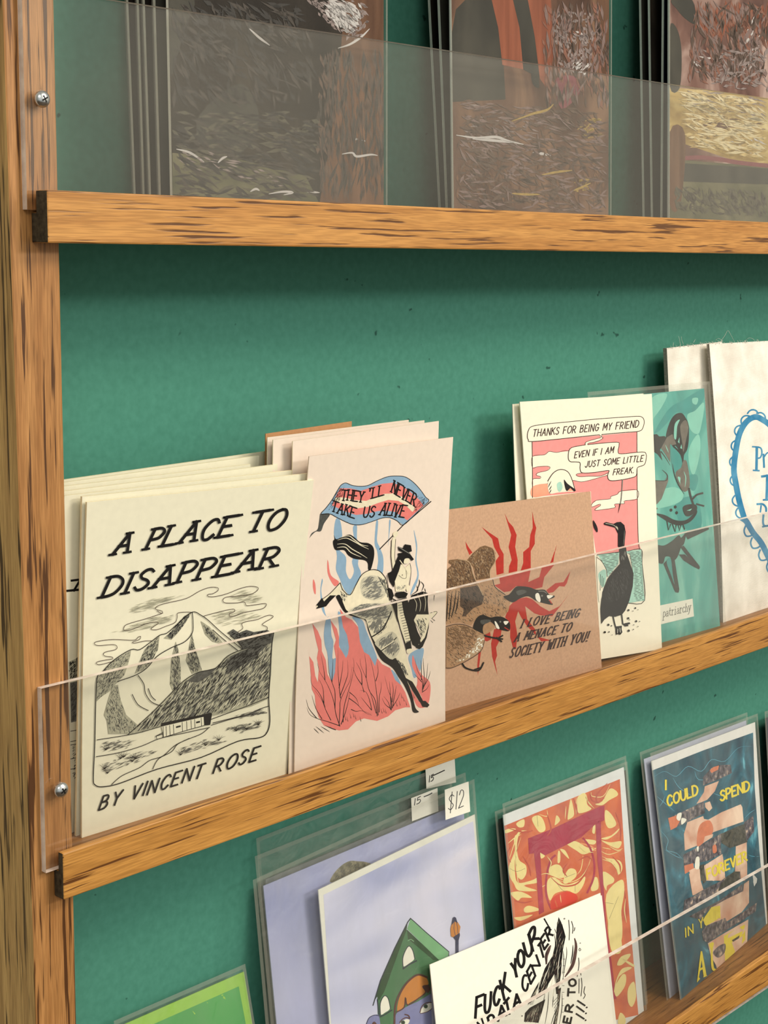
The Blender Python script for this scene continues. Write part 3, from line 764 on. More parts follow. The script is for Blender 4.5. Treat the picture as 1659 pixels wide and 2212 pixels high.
for x, y in [(540, 1180), (560, 1190), (590, 1160), (620, 1150), (640, 1170), (900, 1110), (920, 1100), (940, 1110), (1050, 1040), (1080, 1030), (1100, 960), (1120, 990), (1145, 1030), (1220, 960), (690, 1190)]: a.S(INK, 6, np.array([(x, y), (x - 14, y - 50)]), taper=1)
for d in ["220,1260 270,1310", "240,1240 320,1305", "290,1240 380,1295", "330,1230 430,1275"]: a.S(INK, 7, d, taper=2)
a.view(630, 930, 4.608)
# flag
FL = "290,830 340,770 400,690 470,570 500,535 540,522 600,545 680,555 760,545 850,500 950,460 1040,452 1130,462 1210,515 1280,590 1330,660 1365,700 1300,760 1230,830 1110,940 1050,900 980,868 900,870 800,905 700,935 610,935 530,905 440,860 380,830"
a.P(SKYB, FL)
a.P(PINK, "480,575 580,575 690,600 800,560 900,530 1000,520 1100,555 1180,610 1270,690 1310,745 1150,895 1100,860 1030,810 960,800 860,800 740,830 640,840 520,800 400,745 440,650")
a.P(HB, "430,665 520,665 620,690 740,700 840,660 920,630 1010,625 1100,660 1170,710 1230,775 1200,810 1130,740 1060,700 960,690 860,720 760,760 650,775 540,745 420,705")
a.P(CHAR, "290,830 380,830 320,925 290,1000 240,1005 190,1050 175,1075 200,1020 255,985 270,920 280,840", True)
a.S(INK, 6, FL, closed=True)
a.H(INK, "400,690 470,570 540,560 500,680 420,760 360,800", 90, -60, 40, 4, 2); a.H(INK, "1230,640 1330,660 1360,700 1230,820 1190,800 1250,720", 70, -50, 36, 4, 3)
for t in [('THEY', 492, 690, 705, 712, 18, -104), ("'LL", 765, 680, 905, 640, 14, -104), ('NEVER', 985, 615, 1220, 750, 34, -112), ('TAKE', 395, 802, 612, 872, 26, -100), ('US', 705, 870, 818, 852, 20, -106), ('ALIVE', 872, 832, 1105, 866, 36, -118)]:
    a.T(INK, 14, t[0], t[1], t[2], t[3], t[4], t[5], t[6], 0.2, 0.3, 0.1)
a.S(INK, 9, "1385,705 1110,940 875,1180", False)
# tail
a.P(INK, "420,1040 440,1080 500,1060 570,1035 620,1060 680,1110 760,1120 810,1160 820,1240 800,1340 780,1390 760,1380 755,1320 720,1290 620,1275 560,1240 520,1190 440,1190 415,1150 410,1100 425,1080", True)
for d in ["455,1090 540,1070 620,1105 700,1150 765,1180", "450,1130 530,1130 600,1180 680,1225 750,1270", "480,1065 565,1048 620,1085 690,1135 760,1150", "450,1165 530,1160 590,1215 690,1260"]: a.S(HB, 9, d, taper=2)
# horse
HO = "300,1680 380,1620 440,1560 480,1515 500,1540 520,1590 560,1630 580,1635 620,1560 680,1450 740,1400 790,1385 870,1398 930,1470 955,1580 970,1690 1010,1760 1060,1950 1100,2100 1130,2200 1160,2330 1210,2480 1240,2560 1290,2650 1300,2700 1260,2690 1180,2560 1130,2470 1080,2400 1000,2330 900,2270 850,2200 800,2090 760,1990 730,1890 640,1850 560,1830 520,1790 470,1700 440,1640 400,1680 340,1740 250,1765 240,1740"
a.P(HB, HO)
a.P(INK, "440,1650 480,1640 520,1740 560,1800 700,1850 740,1890 790,2040 860,2150 930,2200 1010,2240 1080,2340 1150,2500 1200,2640 1230,2760 1265,2800 1205,2800 1180,2680 1120,2540 1060,2450 1000,2360 900,2290 850,2210 800,2090 760,1990 730,1890 640,1860 560,1830 510,1790 460,1700", True)
a.P(INK, "240,1740 300,1665 320,1700 380,1640 440,1640 380,1700 340,1750 240,1775 260,1745"); a.P(INK, "1270,2690 1330,2690 1370,2730 1350,2755 1300,2750"); a.P(INK, "1130,2460 1200,2500 1260,2600 1310,2700 1270,2700 1200,2590")
a.P(LGREY, "690,1490 800,1440 910,1490 930,1640 820,1690 700,1640", True); a.P(LGREY, "560,1800 700,1730 960,1730 1000,1860 900,1900 740,1880 600,1830", True); a.P(LGREY, "830,2100 1000,2000 1080,2150 1000,2280 880,2180", True); a.H(GREY, "700,1480 800,1440 900,1500 920,1640 800,1700 680,1650", 200, -30, 64, 10, 5, 0.3); a.H(GREY, "560,1800 700,1720 960,1720 1000,1850 900,1880 740,1880 600,1830", 340, -25, 60, 9, 6, 0.3)
a.H(GREY, "740,1900 900,1850 960,1950 850,2050 780,2000", 200, -60, 56, 10, 7, 0.3); a.H(GREY, "830,2100 1000,2000 1080,2150 1000,2280 880,2180", 240, -60, 60, 10, 8, 0.3); a.H(CHAR, "1020,2240 1100,2300 1180,2480 1120,2430", 70, 70, 40, 6, 9)
a.H(CHAR, "480,1540 560,1640 520,1720 470,1650", 40, 60, 30, 5, 10); a.H(CHAR, "840,1430 930,1480 960,1600 960,1680 910,1560", 70, 70, 40, 6, 12)
a.S(INK, 7, "480,1515 510,1590 580,1635 640,1530 700,1430 790,1385 870,1398 930,1470 955,1580 970,1690"); a.S(INK, 6, "300,1680 380,1620 480,1515")
a.S(INK, 12, "800,2050 900,1980 960,1870 990,1800"); a.S(INK, 9, "880,2200 970,2130 1040,2060"); a.S(HB, 10, "900,2170 990,2110 1010,2090")
# mane, head
a.P(INK, "1060,1760 1150,1740 1190,1640 1300,1600 1420,1640 1400,1800 1380,1830 1240,1830 1220,1900 1250,2000 1280,2060 1290,2150 1260,2170 1200,2130 1150,1960 1100,1850")
for d in ["1200,1650 1240,1720 1230,1800", "1250,1630 1280,1720 1270,1800", "1310,1610 1330,1700 1320,1800", "1360,1620 1370,1710 1360,1810", "1400,1640 1410,1720 1395,1790"]: a.S(HB, 6, d, taper=2)
for d in ["1240,1600 1270,1520 1265,1480", "1290,1600 1310,1540 1280,1500", "1180,1640 1250,1590 1240,1540", "1330,1610 1320,1570"]: a.S(INK, 8, d, taper=2)
a.P(HB, "1240,1830 1370,1830 1360,1960 1330,2060 1280,2150 1250,2150 1290,2050 1250,1950 1210,1890"); a.P(INK, "1320,2060 1340,2000 1365,1900 1360,1960 1340,2060 1300,2150 1270,2175 1230,2160 1280,2110")
a.H(CHAR, "1230,1870 1350,1850 1340,1990 1290,2080 1260,1980", 90, 60, 36, 6, 14); a.P(HB, "1375,1815 1430,1800 1440,1815 1390,1870", True); a.S(INK, 5, "1375,1815 1430,1800 1440,1815 1390,1870"); a.S(INK, 5, "1380,1890 1400,1910"); a.S(INK, 5, "1390,1870 1420,1890")
# rider
a.P(INK, "990,1700 1140,1660 1200,1830 1240,2000 1290,2130 1200,2110 1160,2050 1140,2200 1110,2090 1060,1920")
a.P(HB, "1045,1700 1090,1700 1110,1820 1150,1960 1180,2100 1130,2120 1080,1970 1050,1850")
for i in range(16):
    t = i / 15; x, y = 1050 + t * 85, 1715 + t * 385
    a.S(INK, 5, np.array([(x, y), (x + 45, y - 12)]))
a.P(INK, "1130,2110 1180,2090 1190,2170 1150,2190"); a.P(HB, "1140,2180 1190,2170 1200,2200 1150,2220", True)
a.P(HB, "1005,1060 1030,1060 1020,1250 1040,1380 1000,1400 985,1250 990,1100"); a.S(INK, 5, "990,1090 985,1250 1000,1390"); a.S(INK, 5, "1030,1080 1020,1250 1030,1330")
a.P(HB, "1005,1020 1040,1000 1055,1020 1040,1055 1010,1055", True); a.P(INK, "950,1420 990,1400 1040,1280 1060,1240 1085,1330 1045,1430 1010,1560 970,1500")
a.P(HB, "1080,1330 1130,1360 1170,1320 1180,1400 1150,1560 1100,1600 1030,1600 1020,1500 1060,1400"); a.S(INK, 5, "1170,1320 1182,1400 1165,1560"); a.S(INK, 4, "1060,1440 1100,1470 1135,1460 1130,1380"); a.D(INK, 1095, 1437, 5); a.H(GREY, "1030,1540 1130,1530 1110,1600 1035,1600", 50, -60, 20, 4, 15)
a.P(INK, "1050,1220 1130,1210 1180,1270 1130,1290 1100,1330 1060,1270"); a.P(HB, "1120,1275 1165,1275 1150,1320 1110,1320", True); a.P(INK, "1050,1150 1100,1170 1120,1130 1180,1140 1190,1200 1160,1210 1210,1280 1190,1295 1120,1220 1060,1190"); a.S(GREY, 8, "1055,1155 1110,1190 1170,1225")
a.S(HB, 8, "1070,1290 1120,1360 1150,1420"); a.P(INK, "1030,1610 1110,1600 1150,1620 1130,1660 1060,1670 1020,1640"); a.P(HB, "1130,1540 1165,1540 1165,1580 1140,1600", True)
a.P(INK, "955,1560 990,1580 1010,1640 985,1690 960,1640"); a.S(INK, 10, "975,1660 1030,1690"); a.S(INK, 6, "940,1440 960,1600 985,1700 1050,1900")
front_cow = build_sheet('art_print', cs, BLUSH, a, edge=BLUSHE)
tag(front_cow, 'blush print of a cowboy on a bucking horse, front of its stack', 'art print', 'cowboy prints on the middle shelf')

def hang(name, tl, tr, yt, yb, key, pm, label, cat, group=None, edge=None, th=0.0005, bow=0.0, parent=None, ytr=None):
    TL, TR = on_y(tl[0], tl[1], yt), on_y(tr[0], tr[1], yt if ytr is None else ytr)
    sh = Sheet(TL, TR, stand(TR, yb, key), stand(TL, yb, key), bow_v=bow, th=th, nu=8, nv=10)
    o = build_sheet(name, sh, pm, None, edge=edge)
    tag(o, label, cat, group)
    return o, sh
CB = paper('bright_card', (250, 238, 206), 0.8, 0.03, 300)
hang('art_print', (632.5, 953), (948, 909.5), ctl[1] + .0085, .0125, 'mid', BLUSH, 'blank-topped print right behind the front cowboy print, taller than it', 'art print', 'cowboy prints on the middle shelf', CB)
hang('art_print', (590, 950), (917, 908), ctl[1] + .0130, .0165, 'mid', BLUSH, 'pale print third from the front behind the cowboy print', 'art print', 'cowboy prints on the middle shelf', CB)
hang('art_print', (578, 945), (883, 907), ctl[1] + .0170, .0205, 'mid', BLUSH, 'pale print fourth from the front behind the cowboy print, furthest left of the white ones', 'art print', 'cowboy prints on the middle shelf', CB)
BRN = paper('brown_envelope', (186, 138, 96), 0.85, 0.06, 500)
hang('envelope', (574, 937), (760, 910), ctl[1] + .0210, .0245, 'mid', BRN, 'brown kraft envelope rearmost behind the cowboy prints', 'envelope')

# ------------------------------------------------------------------ middle shelf: the goose card
gbr, gbl = fl(1300, 1443), fl(935, 1544)
gtl, gtr = on_x(938, 1105, gbl[0] - .006), on_x(1275.5, 1062, gbr[0] - .008)
print('GOOSE', np.linalg.norm(gtr - gbr), np.linalg.norm(gbr - gbl), gbr[1], gbl[1], gtl[1], gtr[1])
gs = Sheet(gtl, gtr, gbr, gbl, th=0.0009, nu=10, nv=8)
a = Art(gs).view(950, 1060, 4.608)
GB = paper('goose_brown', (120, 92, 66), 0.8, 0.15, 500); GD = paper('goose_dark', (84, 66, 54), 0.8, 0.2, 500); GINK = paper('faded_ink', (62, 50, 54), 0.7, 0.25, 600); GT = paper('goose_tan', (176, 138, 104), 0.8, 0.12, 500); GL = paper('goose_light', (178, 152, 122), 0.8, 0.1, 500)
for d in ["255,505 285,560 325,615 295,640 265,570", "415,360 490,415 580,475 600,570 635,630 635,820 565,840 555,700 590,650 540,560 520,480", "645,225 685,310 730,360 765,440 750,560 775,690 770,800 685,820 690,750 715,690 685,560 710,440 680,340",
          "920,205 940,310 960,370 945,450 945,530 905,600 905,770 805,795 830,720 830,610 890,560 900,440 925,370", "1165,535 1140,640 1130,710 1100,720",
          "590,850 600,925 540,940 640,1010 700,1000 760,950 860,955 940,980 1020,960 1040,860 1140,735 1015,765 990,860 880,910 905,780 690,830", "1300,800 1265,920 1240,955 1190,950 1130,1010 1080,1020 1060,990 1150,920 1230,910",
          "860,1060 920,1080 1000,1150 1090,1200 1190,1150 1290,1025 1190,1160 1120,1250 1000,1240 940,1220 850,1150 870,1280 950,1380 960,1450 1110,1490 1010,1500 960,1440 870,1350 810,1260 780,1200 750,1300 770,1420 760,1570 730,1570 700,1460 700,1320 650,1260 690,1150 760,1080",
          "540,1380 620,1360 600,1480 560,1560 570,1640 550,1700 575,1840 545,1740 520,1650 510,1520", "385,1600 410,1600 400,1680 380,1840 372,1740", "440,1440 500,1400 510,1480 470,1500 440,1490", "780,1640 835,1740 800,1680", "190,1170 225,1160 220,1225 190,1220"]: a.P(RED, d)
def feathers(d, m0, seed, n=260, ang=60):
    a.P(m0, d); a.H(GD, d, n, ang, 34, 5, seed, 0.35); a.H(GL, d, n // 2, ang, 28, 4, seed + 1, 0.35)
feathers("270,690 330,620 400,560 450,545 520,570 555,620 550,720 500,790 495,870 360,890 330,760", GB, 1, 330, 75)
feathers("85,720 90,690 180,680 270,690 310,740 350,880 390,930 330,960 50,990 50,800 120,740", GB, 3, 380, 60)
feathers("60,990 380,930 430,900 520,880 540,960 640,1040 700,1110 680,1200 620,1260 500,1260 350,1290 310,1340 200,1310 130,1320 60,1330", GT, 5, 380, 50)
a.P(GD, "200,970 370,940 440,1040 420,1130 330,1170 250,1250 220,1250 240,1180 200,1150"); a.H(INK, "200,970 370,940 440,1040 420,1130 330,1170 250,1250 220,1250 240,1180 200,1150", 140, 60, 34, 5, 7)
for d in ["80,1000 70,1200 65,1300", "120,1000 100,1180 90,1280", "160,990 140,1150 110,1270", "190,1000 170,1150 150,1220"]: a.S(INK, 12, d, taper=2)
a.S(GL, 9, "180,680 290,710 330,830 360,900 430,1040"); a.S(GL, 8, "540,600 550,700 500,790 500,880"); a.S(INK, 6, "525,880 550,960 650,1035")
a.P(INK, "630,1055 690,1030 750,960 800,950 890,960 960,985 1040,985 1090,1035 1140,1045 1130,1065 1080,1085 1110,1110 1115,1135 1000,1110 950,1090 880,1050 800,1070 720,1110", True)
a.P(WHITE, "950,1030 980,1020 1000,1080 990,1110 955,1080", True); a.P(WHITE, "1065,1040 1125,1045 1080,1075", True); a.D(GREY, 1015, 1045, 10); a.S(GREY, 8, "980,1000 1030,1000 1060,1020"); a.P(CHAR, "760,1000 830,985 860,1010 780,1040", True); a.S(RED, 10, "1090,1090 1110,1120")
feathers("60,1360 150,1330 250,1340 340,1380 430,1430 440,1490 400,1590 300,1660 200,1720 120,1760 60,1760", GT, 9, 380, 40)
a.H(GB, "60,1360 150,1330 250,1340 340,1380 380,1460 240,1560 100,1620 60,1620", 260, 40, 40, 9, 11); d = "380,1440 440,1450 430,1540 380,1610 240,1690 150,1700 250,1640 330,1560"; a.P(GL, d, True); a.H(WHITE, d, 60, -40, 22, 14, 12)
a.S(GD, 7, "60,1350 150,1328 250,1335 340,1375"); a.S(GD, 7, "60,1762 120,1760 250,1700 400,1600 440,1490")
a.P(INK, "330,1370 345,1300 380,1250 430,1235 500,1260 560,1250 630,1260 690,1310 690,1390 640,1390 580,1370 500,1300 440,1330 420,1380 430,1420 380,1400", True); a.P(GT, "430,1340 500,1310 540,1360 470,1420 430,1420", True)
a.P(WHITE, "540,1300 560,1310 590,1370 560,1365", True); a.P(WHITE, "630,1300 680,1300 650,1335", True); a.D(GREY, 597, 1303, 9); a.P(CHAR, "400,1290 480,1280 500,1300 420,1330", True); a.S(RED, 9, "640,1360 680,1385")
for d in ["220,1720 260,1765 380,1788 430,1710", "340,1780 400,1760", "440,1440 520,1460 620,1475", "560,1460 610,1500", "570,1470 620,1440"]: a.S(INK, 15, d)
a.T(GINK, 10, 'I LOVE BEING', 800, 1365, 1372, 1252, 36, -84, 0.16, 0.5, 0.1)
a.T(GINK, 10, 'A MENACE TO', 738, 1502, 1292, 1392, 34, -84, 0.16, 0.5, 0.1)
a.T(GINK, 10, 'SOCIETY WITH YOU!', 690, 1665, 1462, 1492, 34, -98, 0.16, 0.5, 0.1)
goose = build_sheet('greeting_card', gs, KRAFT, a)
tag(goose, 'kraft brown card with two geese over red rays, leaning beside the cowboy print', 'greeting card')

# ------------------------------------------------------------------ middle shelf: the cormorant comic card
bbr = fl(1430, 1402); bbl = on_y(1166, 1446, .0255)
btl, btr = on_y(1123, 868, .039), rise(bbr, (1408, 851))
print('CORMORANT', np.linalg.norm(btr - bbr), np.linalg.norm(bbr - bbl), bbr[1], bbl[1], btl[1], btr[1])
bs = Sheet(btl, btr, bbr, bbl, th=0.0006, nu=8, nv=12)
a = Art(bs).view(1100, 840, 4.879)
PK = paper('pink_ink', (240, 152, 150), 0.8, 0.04, 300); AQ = paper('aqua_ink', (168, 214, 200), 0.8, 0.05, 300); CORM = paper('cormorant_ink', (34, 31, 34), 0.75, 0.2, 600); PCH = paper('peach_ink', (246, 168, 140), 0.8, 0.04, 300)
a.P(PK, "245,555 1345,455 1348,1060 1360,1610 1388,1690 915,1745 880,1500 860,1080 245,1140")
for d in ["245,712 370,695 420,660 500,670 630,655 760,770 1040,855 1040,905 980,925 860,960 760,980 680,965 660,970 550,1000 400,1000 320,1010 250,1030 250,950 320,945 330,925 285,910 300,885 400,860 430,830 400,815 300,820 245,830",
          "870,1215 920,1175 1060,1160 1070,1135 1140,1110 1170,1080 1345,1065 1345,1160 1215,1180 1210,1210 1110,1215 1115,1250 1000,1270 905,1280 915,1260 960,1230 950,1215 870,1245"]:
    a.P(BIRDP, d); a.S(INKB, 5, d, closed=True)
a.P(PK, "700,905 780,885 1045,858 1045,885 960,920 850,920 740,925", True); a.S(INKB, 5, "1045,858 780,885 705,902 740,925 850,920 960,918 1040,885"); a.P(PCH, "245,1030 400,1000 420,1060 430,1105 245,1140", True)
a.S(INKB, 6, "240,555 244,850 244,1145"); a.S(INKB, 6, "1345,455 1348,1060 1360,1610 1390,1700")
for d in ["200,440 240,395 390,370 600,350 900,320 1100,305 1340,290 1400,300 1420,340 1410,400 1370,445 1200,460 980,480 600,520 240,555 200,535 190,500",
          "640,630 740,600 900,580 1130,562 1155,590 1145,660 1180,685 1400,665 1440,690 1440,740 1420,800 1350,830 1340,900 1310,930 1170,960 1060,965 1035,920 1045,880 1040,860 900,880 770,885 745,840 745,780 700,770 640,765 620,720"]:
    a.P(BIRDP, d, True); a.S(INKB, 7, d, closed=True)
a.S(BIRDP, 22, "812,595 820,565 900,545 965,520 960,485"); a.S(INKB, 5, "800,590 808,560 900,530 950,518 968,508 950,485"); a.S(INKB, 5, "828,590 835,572 920,555 985,520 968,500 980,478")
a.T(INKB, 9, 'THANKS FOR BEING MY FRIEND', 245, 502, 1355, 405, 14, -74, 0, 0.36, 0.06)
a.T(INKB, 9, 'EVEN IF I AM', 682, 728, 1092, 675, 14, -66, 0, 0.36, 0.06)
a.T(INKB, 9, 'JUST SOME LITTLE', 795, 828, 1405, 762, 14, -64, 0, 0.36, 0.06)
a.T(INKB, 9, 'FREAK.', 1090, 908, 1305, 884, 14, -62, 0, 0.36, 0.06)
a.P(BIRDP, "430,1105 405,1050 410,970 450,900 500,860 560,850 620,880 660,960 690,1070 600,1085 500,1095", True); a.S(INKB, 8, "405,970 450,900 500,860 560,850 620,880 660,960 690,1065")
for d in ["440,970 405,1040", "445,1020 415,1070", "440,1060 420,1100"]: a.S(INK, 9, d, taper=2)
a.P(AQ, "500,1000 540,980 560,1040 530,1085 505,1060", True); a.P(CORM, "575,955 612,1000 695,1062 680,1080 650,1060 600,1075 578,1010", True); a.P(PCH, "610,1075 640,1045 670,1075")
a.S(GREY, 10, "1190,958 1178,1150 1160,1240"); a.S(INKB, 12, "1165,1210 1145,1310", taper=1)
a.view(1270, 1080, 5.53)
a.P(AQ, "105,655 632,590 640,760 672,1200 480,1230 540,900 500,640 370,620 360,760 230,920 215,820 160,720")
WAT = "110,660 632,592 640,760 670,1195 540,1215 545,900 470,620 372,622 362,740 240,890 215,800"
for j in range(34):
    y = 612 + j * 17.5
    x0 = 560 if y > 1150 else (535 if y > 800 else (470 + (y - 600) * 0.25))
    rs = random.Random(j)
    x1 = 630 + (y - 600) * 0.065
    xx = x0 + rs.random() * 14
    while xx < x1 - 12:
        L_ = 22 + rs.random() * 60
        a.S(INK, 6.5, np.array([(xx, y + (x1 - xx) * .10), (min(xx + L_, x1), y + (x1 - min(xx + L_, x1)) * .10)]), taper=2); xx += L_ + 10
    if y < 900:
        xl = 120 + (y - 600) * 0.42; xr2 = 362 - max(0, y - 740) * 0.55
        xx = xl + rs.random() * 20
        while xx < xr2 - 14:
            L_ = 40 + rs.random() * 90
            a.S(INK, 6.5, np.array([(xx, y + 40 - (xx - xl) * .1), (min(xx + L_, xr2), y + 40 - (min(xx + L_, xr2) - xl) * .1)]), taper=2); xx += L_ + 10
a.S(INK, 7, "105,655 370,622"); a.S(INK, 7, "470,612 632,590 642,760 672,1200 480,1230"); a.P(BIRDP, "100,690 160,735 213,830 225,920 180,1050 160,1150 125,1200", True); a.S(INK, 7, "100,685 160,735 213,830 225,920"); a.P(AQ, "120,880 200,830 215,930 180,1040 140,1000", True)
for d in ["145,890 140,1080", "165,910 160,1050", "185,930 175,1030"]: a.S(INK, 6, d)
CO = "185,275 210,262 300,285 340,265 385,260 430,300 445,380 430,550 450,570 460,640 500,760 540,880 530,1030 490,1200 440,1320 400,1370 320,1395 250,1385 190,1430 155,1480 145,1300 165,1100 230,940 300,850 380,760 370,640 370,570 355,550 355,400 320,330 250,310 190,295"
a.P(CORM, CO); a.H(CHAR, "240,960 400,800 480,820 500,1000 400,1200 230,1250 190,1150", 190, 70, 40, 3.5, 3); a.H(GREY, "390,620 440,600 460,700 430,760 385,720", 26, 80, 50, 7, 4); a.S(LGREY, 6, "205,278 300,300 340,340"); a.S(GREY, 8, "430,360 425,480 415,540", taper=2); a.P(LGREY, "330,310 350,330 350,360", True)
a.S(CORM, 14, "295,1390 312,1470 330,1530"); a.S(CORM, 14, "397,1365 405,1430 412,1480"); a.P(CORM, "325,1510 400,1500 395,1540 405,1580 380,1610 350,1600 330,1612 325,1560"); a.P(CORM, "405,1480 440,1470 490,1460 500,1478 470,1490 480,1505 440,1510"); a.S(WHITE, 5, "350,1540 345,1590"); a.S(WHITE, 5, "375,1530 380,1580")
a.P(CORM, "55,240 90,290 110,345 105,385 75,345 60,300", True)
for x, y, r in [(478, 1315, 12), (560, 1290, 10), (475, 1412, 13), (570, 1447, 12), (238, 1490, 13), (275, 1502, 8), (195, 1578, 13), (245, 1575, 8), (480, 1560, 14), (540, 1490, 6), (610, 1450, 6), (590, 1510, 6), (530, 1325, 6), (535, 1545, 7), (280, 1610, 5), (490, 1430, 6), (590, 1310, 5)]: a.D(CHAR if r < 9 else INK, x, y, r)
corm = build_sheet('greeting_card', bs, BIRDP, a)
tag(corm, 'ivory comic card headed THANKS FOR BEING MY FRIEND, behind the goose card', 'greeting card', 'cormorant cards on the middle shelf')
b2, _ = hang('greeting_card', (1107, 873), (1390, 850), .0425, .0288, 'mid', BIRDP, 'ivory card directly behind the cormorant card, only its left edge showing', 'greeting card', 'cormorant cards on the middle shelf', GREYE)

# ------------------------------------------------------------------ middle shelf: the teal possum card in its sleeve
SLEEVE = clear('clear_sleeve', (0.955, 0.96, 0.955), 0.055, (205, 205, 195), 0.12, 1.1, wrinkle=0.35, streak=(60, 20, 18))
FILM = clear('clear_film', (0.97, 0.97, 0.965), 0.005, (205, 205, 200), 0.08, 0.4, wrinkle=0.2, streak=(50, 30, 30))
SEAM = clear('sleeve_seam', (0.9, 0.91, 0.9), 0.17, (212, 210, 196), 0.15, 1.1)
def sleeve(parent, sh, grow, d=0.0007, seam=0.0022, name='clear_sleeve', film=None):
    """front film of a clear sleeve with welded seams on its border"""
    big = sub_sheet(sh, d, grow)
    nu = nv = 10
    e1 = np.linalg.norm(big.c[1] - big.c[0]); e2 = np.linalg.norm(big.c[3] - big.c[0])
    us = np.r_[0, seam / e1, np.linspace(seam / e1, 1 - seam / e1, nu)[1:-1], 1 - seam / e1, 1]
    vs = np.r_[0, seam / e2, np.linspace(seam / e2, 1 - seam / e2, nv)[1:-1], 1 - seam / e2, 1]
    U, Vv = np.meshgrid(us, vs)
    V = list(big.S(U.ravel(), Vv.ravel()))
    n1 = len(us); F_, Mi = [], []
    for j in range(len(vs) - 1):
        for i in range(n1 - 1):
            F_.append((j * n1 + i, (j + 1) * n1 + i, (j + 1) * n1 + i + 1, j * n1 + i + 1))
            Mi.append(1 if i in (0, n1 - 2) or j in (0,) else 0)
    return link_mesh(name, V, F_, [film or SLEEVE, SEAM], Mi, parent, True), big
tbr = fl(1555.5, 1352); tbl = fl(1318, 1420)
ttr = rise(tbr, (1521, 839)); ttl = rise(tbl, (1275, 862))
print('TEAL', np.linalg.norm(ttr - tbr), np.linalg.norm(tbr - tbl), tbr[1], tbl[1], ttl[1], ttr[1])
ts = Sheet(ttl, ttr, tbr, tbl, th=0.0009, nu=8, nv=12)
a = Art(ts).view(1380, 820, 5.946)
TE = ramp_noise('teal_watercolour', [(0.32, (66, 156, 148)), (0.5, (88, 176, 166)), (0.66, (128, 200, 186))], (30, 30, 14), 1.0, 5.0, 1.5, 0.7)
TD = paper('teal_deep', (62, 152, 148), 0.7, 0.08, 120); TLt = paper('teal_light', (134, 206, 190), 0.7, 0.06, 120); WASH = paper('ink_wash_black', (36, 40, 42), 0.7, 0.3, 300); WASHG = paper('ink_wash_grey', (110, 104, 96), 0.7, 0.2, 300)
for d in ["200,680 330,450 440,330 560,270 700,180 840,120 830,260 720,400 600,440 480,420 360,560 260,660", "640,1240 740,1220 760,1300 720,1420 660,1400", "470,1600 640,1500 760,1540 800,1900 560,1900"]: a.P(TD, d, True)
for d in ["160,240 360,180 300,340 200,480 160,520", "690,240 760,240 740,320 690,300", "620,460 720,400 840,300 790,640 740,700 660,640", "180,1480 420,1380 560,1440 540,1560 330,1640 160,1640", "640,900 760,700 790,900 720,1200 660,1160"]: a.P(TLt, d, True)
a.P(WASH, "345,740 370,620 420,500 480,440 550,430 600,490 640,590 640,780 620,900 580,970 570,1060 540,960 470,850 440,900 350,850", True)
a.P(WASHG, "530,600 600,520 635,620 600,800 570,930 555,800", True); a.P(TLt, "450,740 455,600 480,540 525,515 492,600 478,760", True); a.P(TLt, "500,800 520,740 520,820"); a.P(TLt, "530,880 545,830 555,890")
a.P(WASH, "150,710 230,700 260,730 330,725 360,760 350,850 300,860 270,900 300,1040 240,960 150,900"); a.P(WASHG, "360,740 430,700 480,830 400,850 400,1060 340,960 285,880"); a.S(WASH, 16, "280,920 340,1000 400,1100", taper=1); a.S(TLt, 12, "340,840 380,940", taper=2)
a.P(TD, "400,840 440,870 530,980 555,1080 500,1180 450,1190 415,1060", True); a.S(WASH, 20, "460,870 540,960 565,1070"); a.S(WASH, 14, "430,1080 450,1200 500,1340 580,1470", taper=2)
a.P(WASHG, "470,1200 540,1130 570,1040 615,1060 650,1280 640,1400 580,1440 520,1360", True); a.P(TLt, "495,1250 530,1260 530,1330 560,1380 520,1320", True); a.S(TLt, 12, "575,1180 600,1260 590,1380", taper=2)
a.P(WASHG, "150,1300 330,1300 370,1230 375,1300 330,1420 290,1530 230,1600 150,1610"); a.S(WASH, 14, "300,1160 360,1220 360,1280 320,1300 150,1290", taper=2); a.P(TLt, "152,1335 200,1360 205,1450 170,1470 200,1560 152,1555", True)
a.S(WASH, 26, "640,1400 662,1500 695,1600"); a.P(WASH, "560,1650 600,1610 690,1600 740,1620 740,1680 700,1720 640,1755 590,1740", True); a.P(TLt, "610,1682 680,1655 655,1685"); a.S(WASH, 24, "690,1530 740,1480 815,1458"); a.S(WASH, 20, "740,1598 830,1622")
a.P(WASH, "215,1720 330,1740 450,1800 560,1812 640,1780 740,1680 730,1740 650,1830 520,1872 400,1840 300,1780", True)
for x, y in [(410, 1675), (465, 1635), (482, 1710)]: a.D(INK, x, y, 17, 20)
a.S(WASHG, 18, "155,1660 230,1655")
a.view(1270, 1080, 5.53)
for d in ["940,250 960,360 985,290", "1000,270 1040,380 1050,300", "1075,290 1090,370 1110,290", "1130,280 1150,350"]: a.S(WASH, 12, d, False)
a.P(WASH, "800,545 900,545 1000,490 1080,420 1110,450 1160,400 1160,460 1140,530 1110,560 1090,620 1060,690 1010,730 980,680 920,680 890,760 805,715", True)
for d in ["1150,400 1300,350 1440,330 1440,352 1300,420 1190,470", "1085,650 1150,650 1240,720 1335,800 1325,828 1250,790 1140,720", "985,690 1030,700 1060,900 1088,1070 1078,1108 1040,1100 1015,900", "900,760 940,720 1000,900 1060,1100 1035,1085", "1100,560 1140,545 1220,650 1335,795 1240,740"]: a.P(WASH, d)
a.P(TD, "935,740 985,700 1010,900 1030,1010 990,900", True); a.P(WHITE, "845,1262 1245,1178 1262,1390 860,1487", grid=0)
a.T(GREY, 8, 'patriarchy', 892, 1402, 1222, 1322, 6, -105, 0, 0.14)
teal = build_sheet('art_print', ts, TE, a)
tag(teal, 'teal watercolour print of a possum marked patriarchy, in a clear sleeve', 'art print')
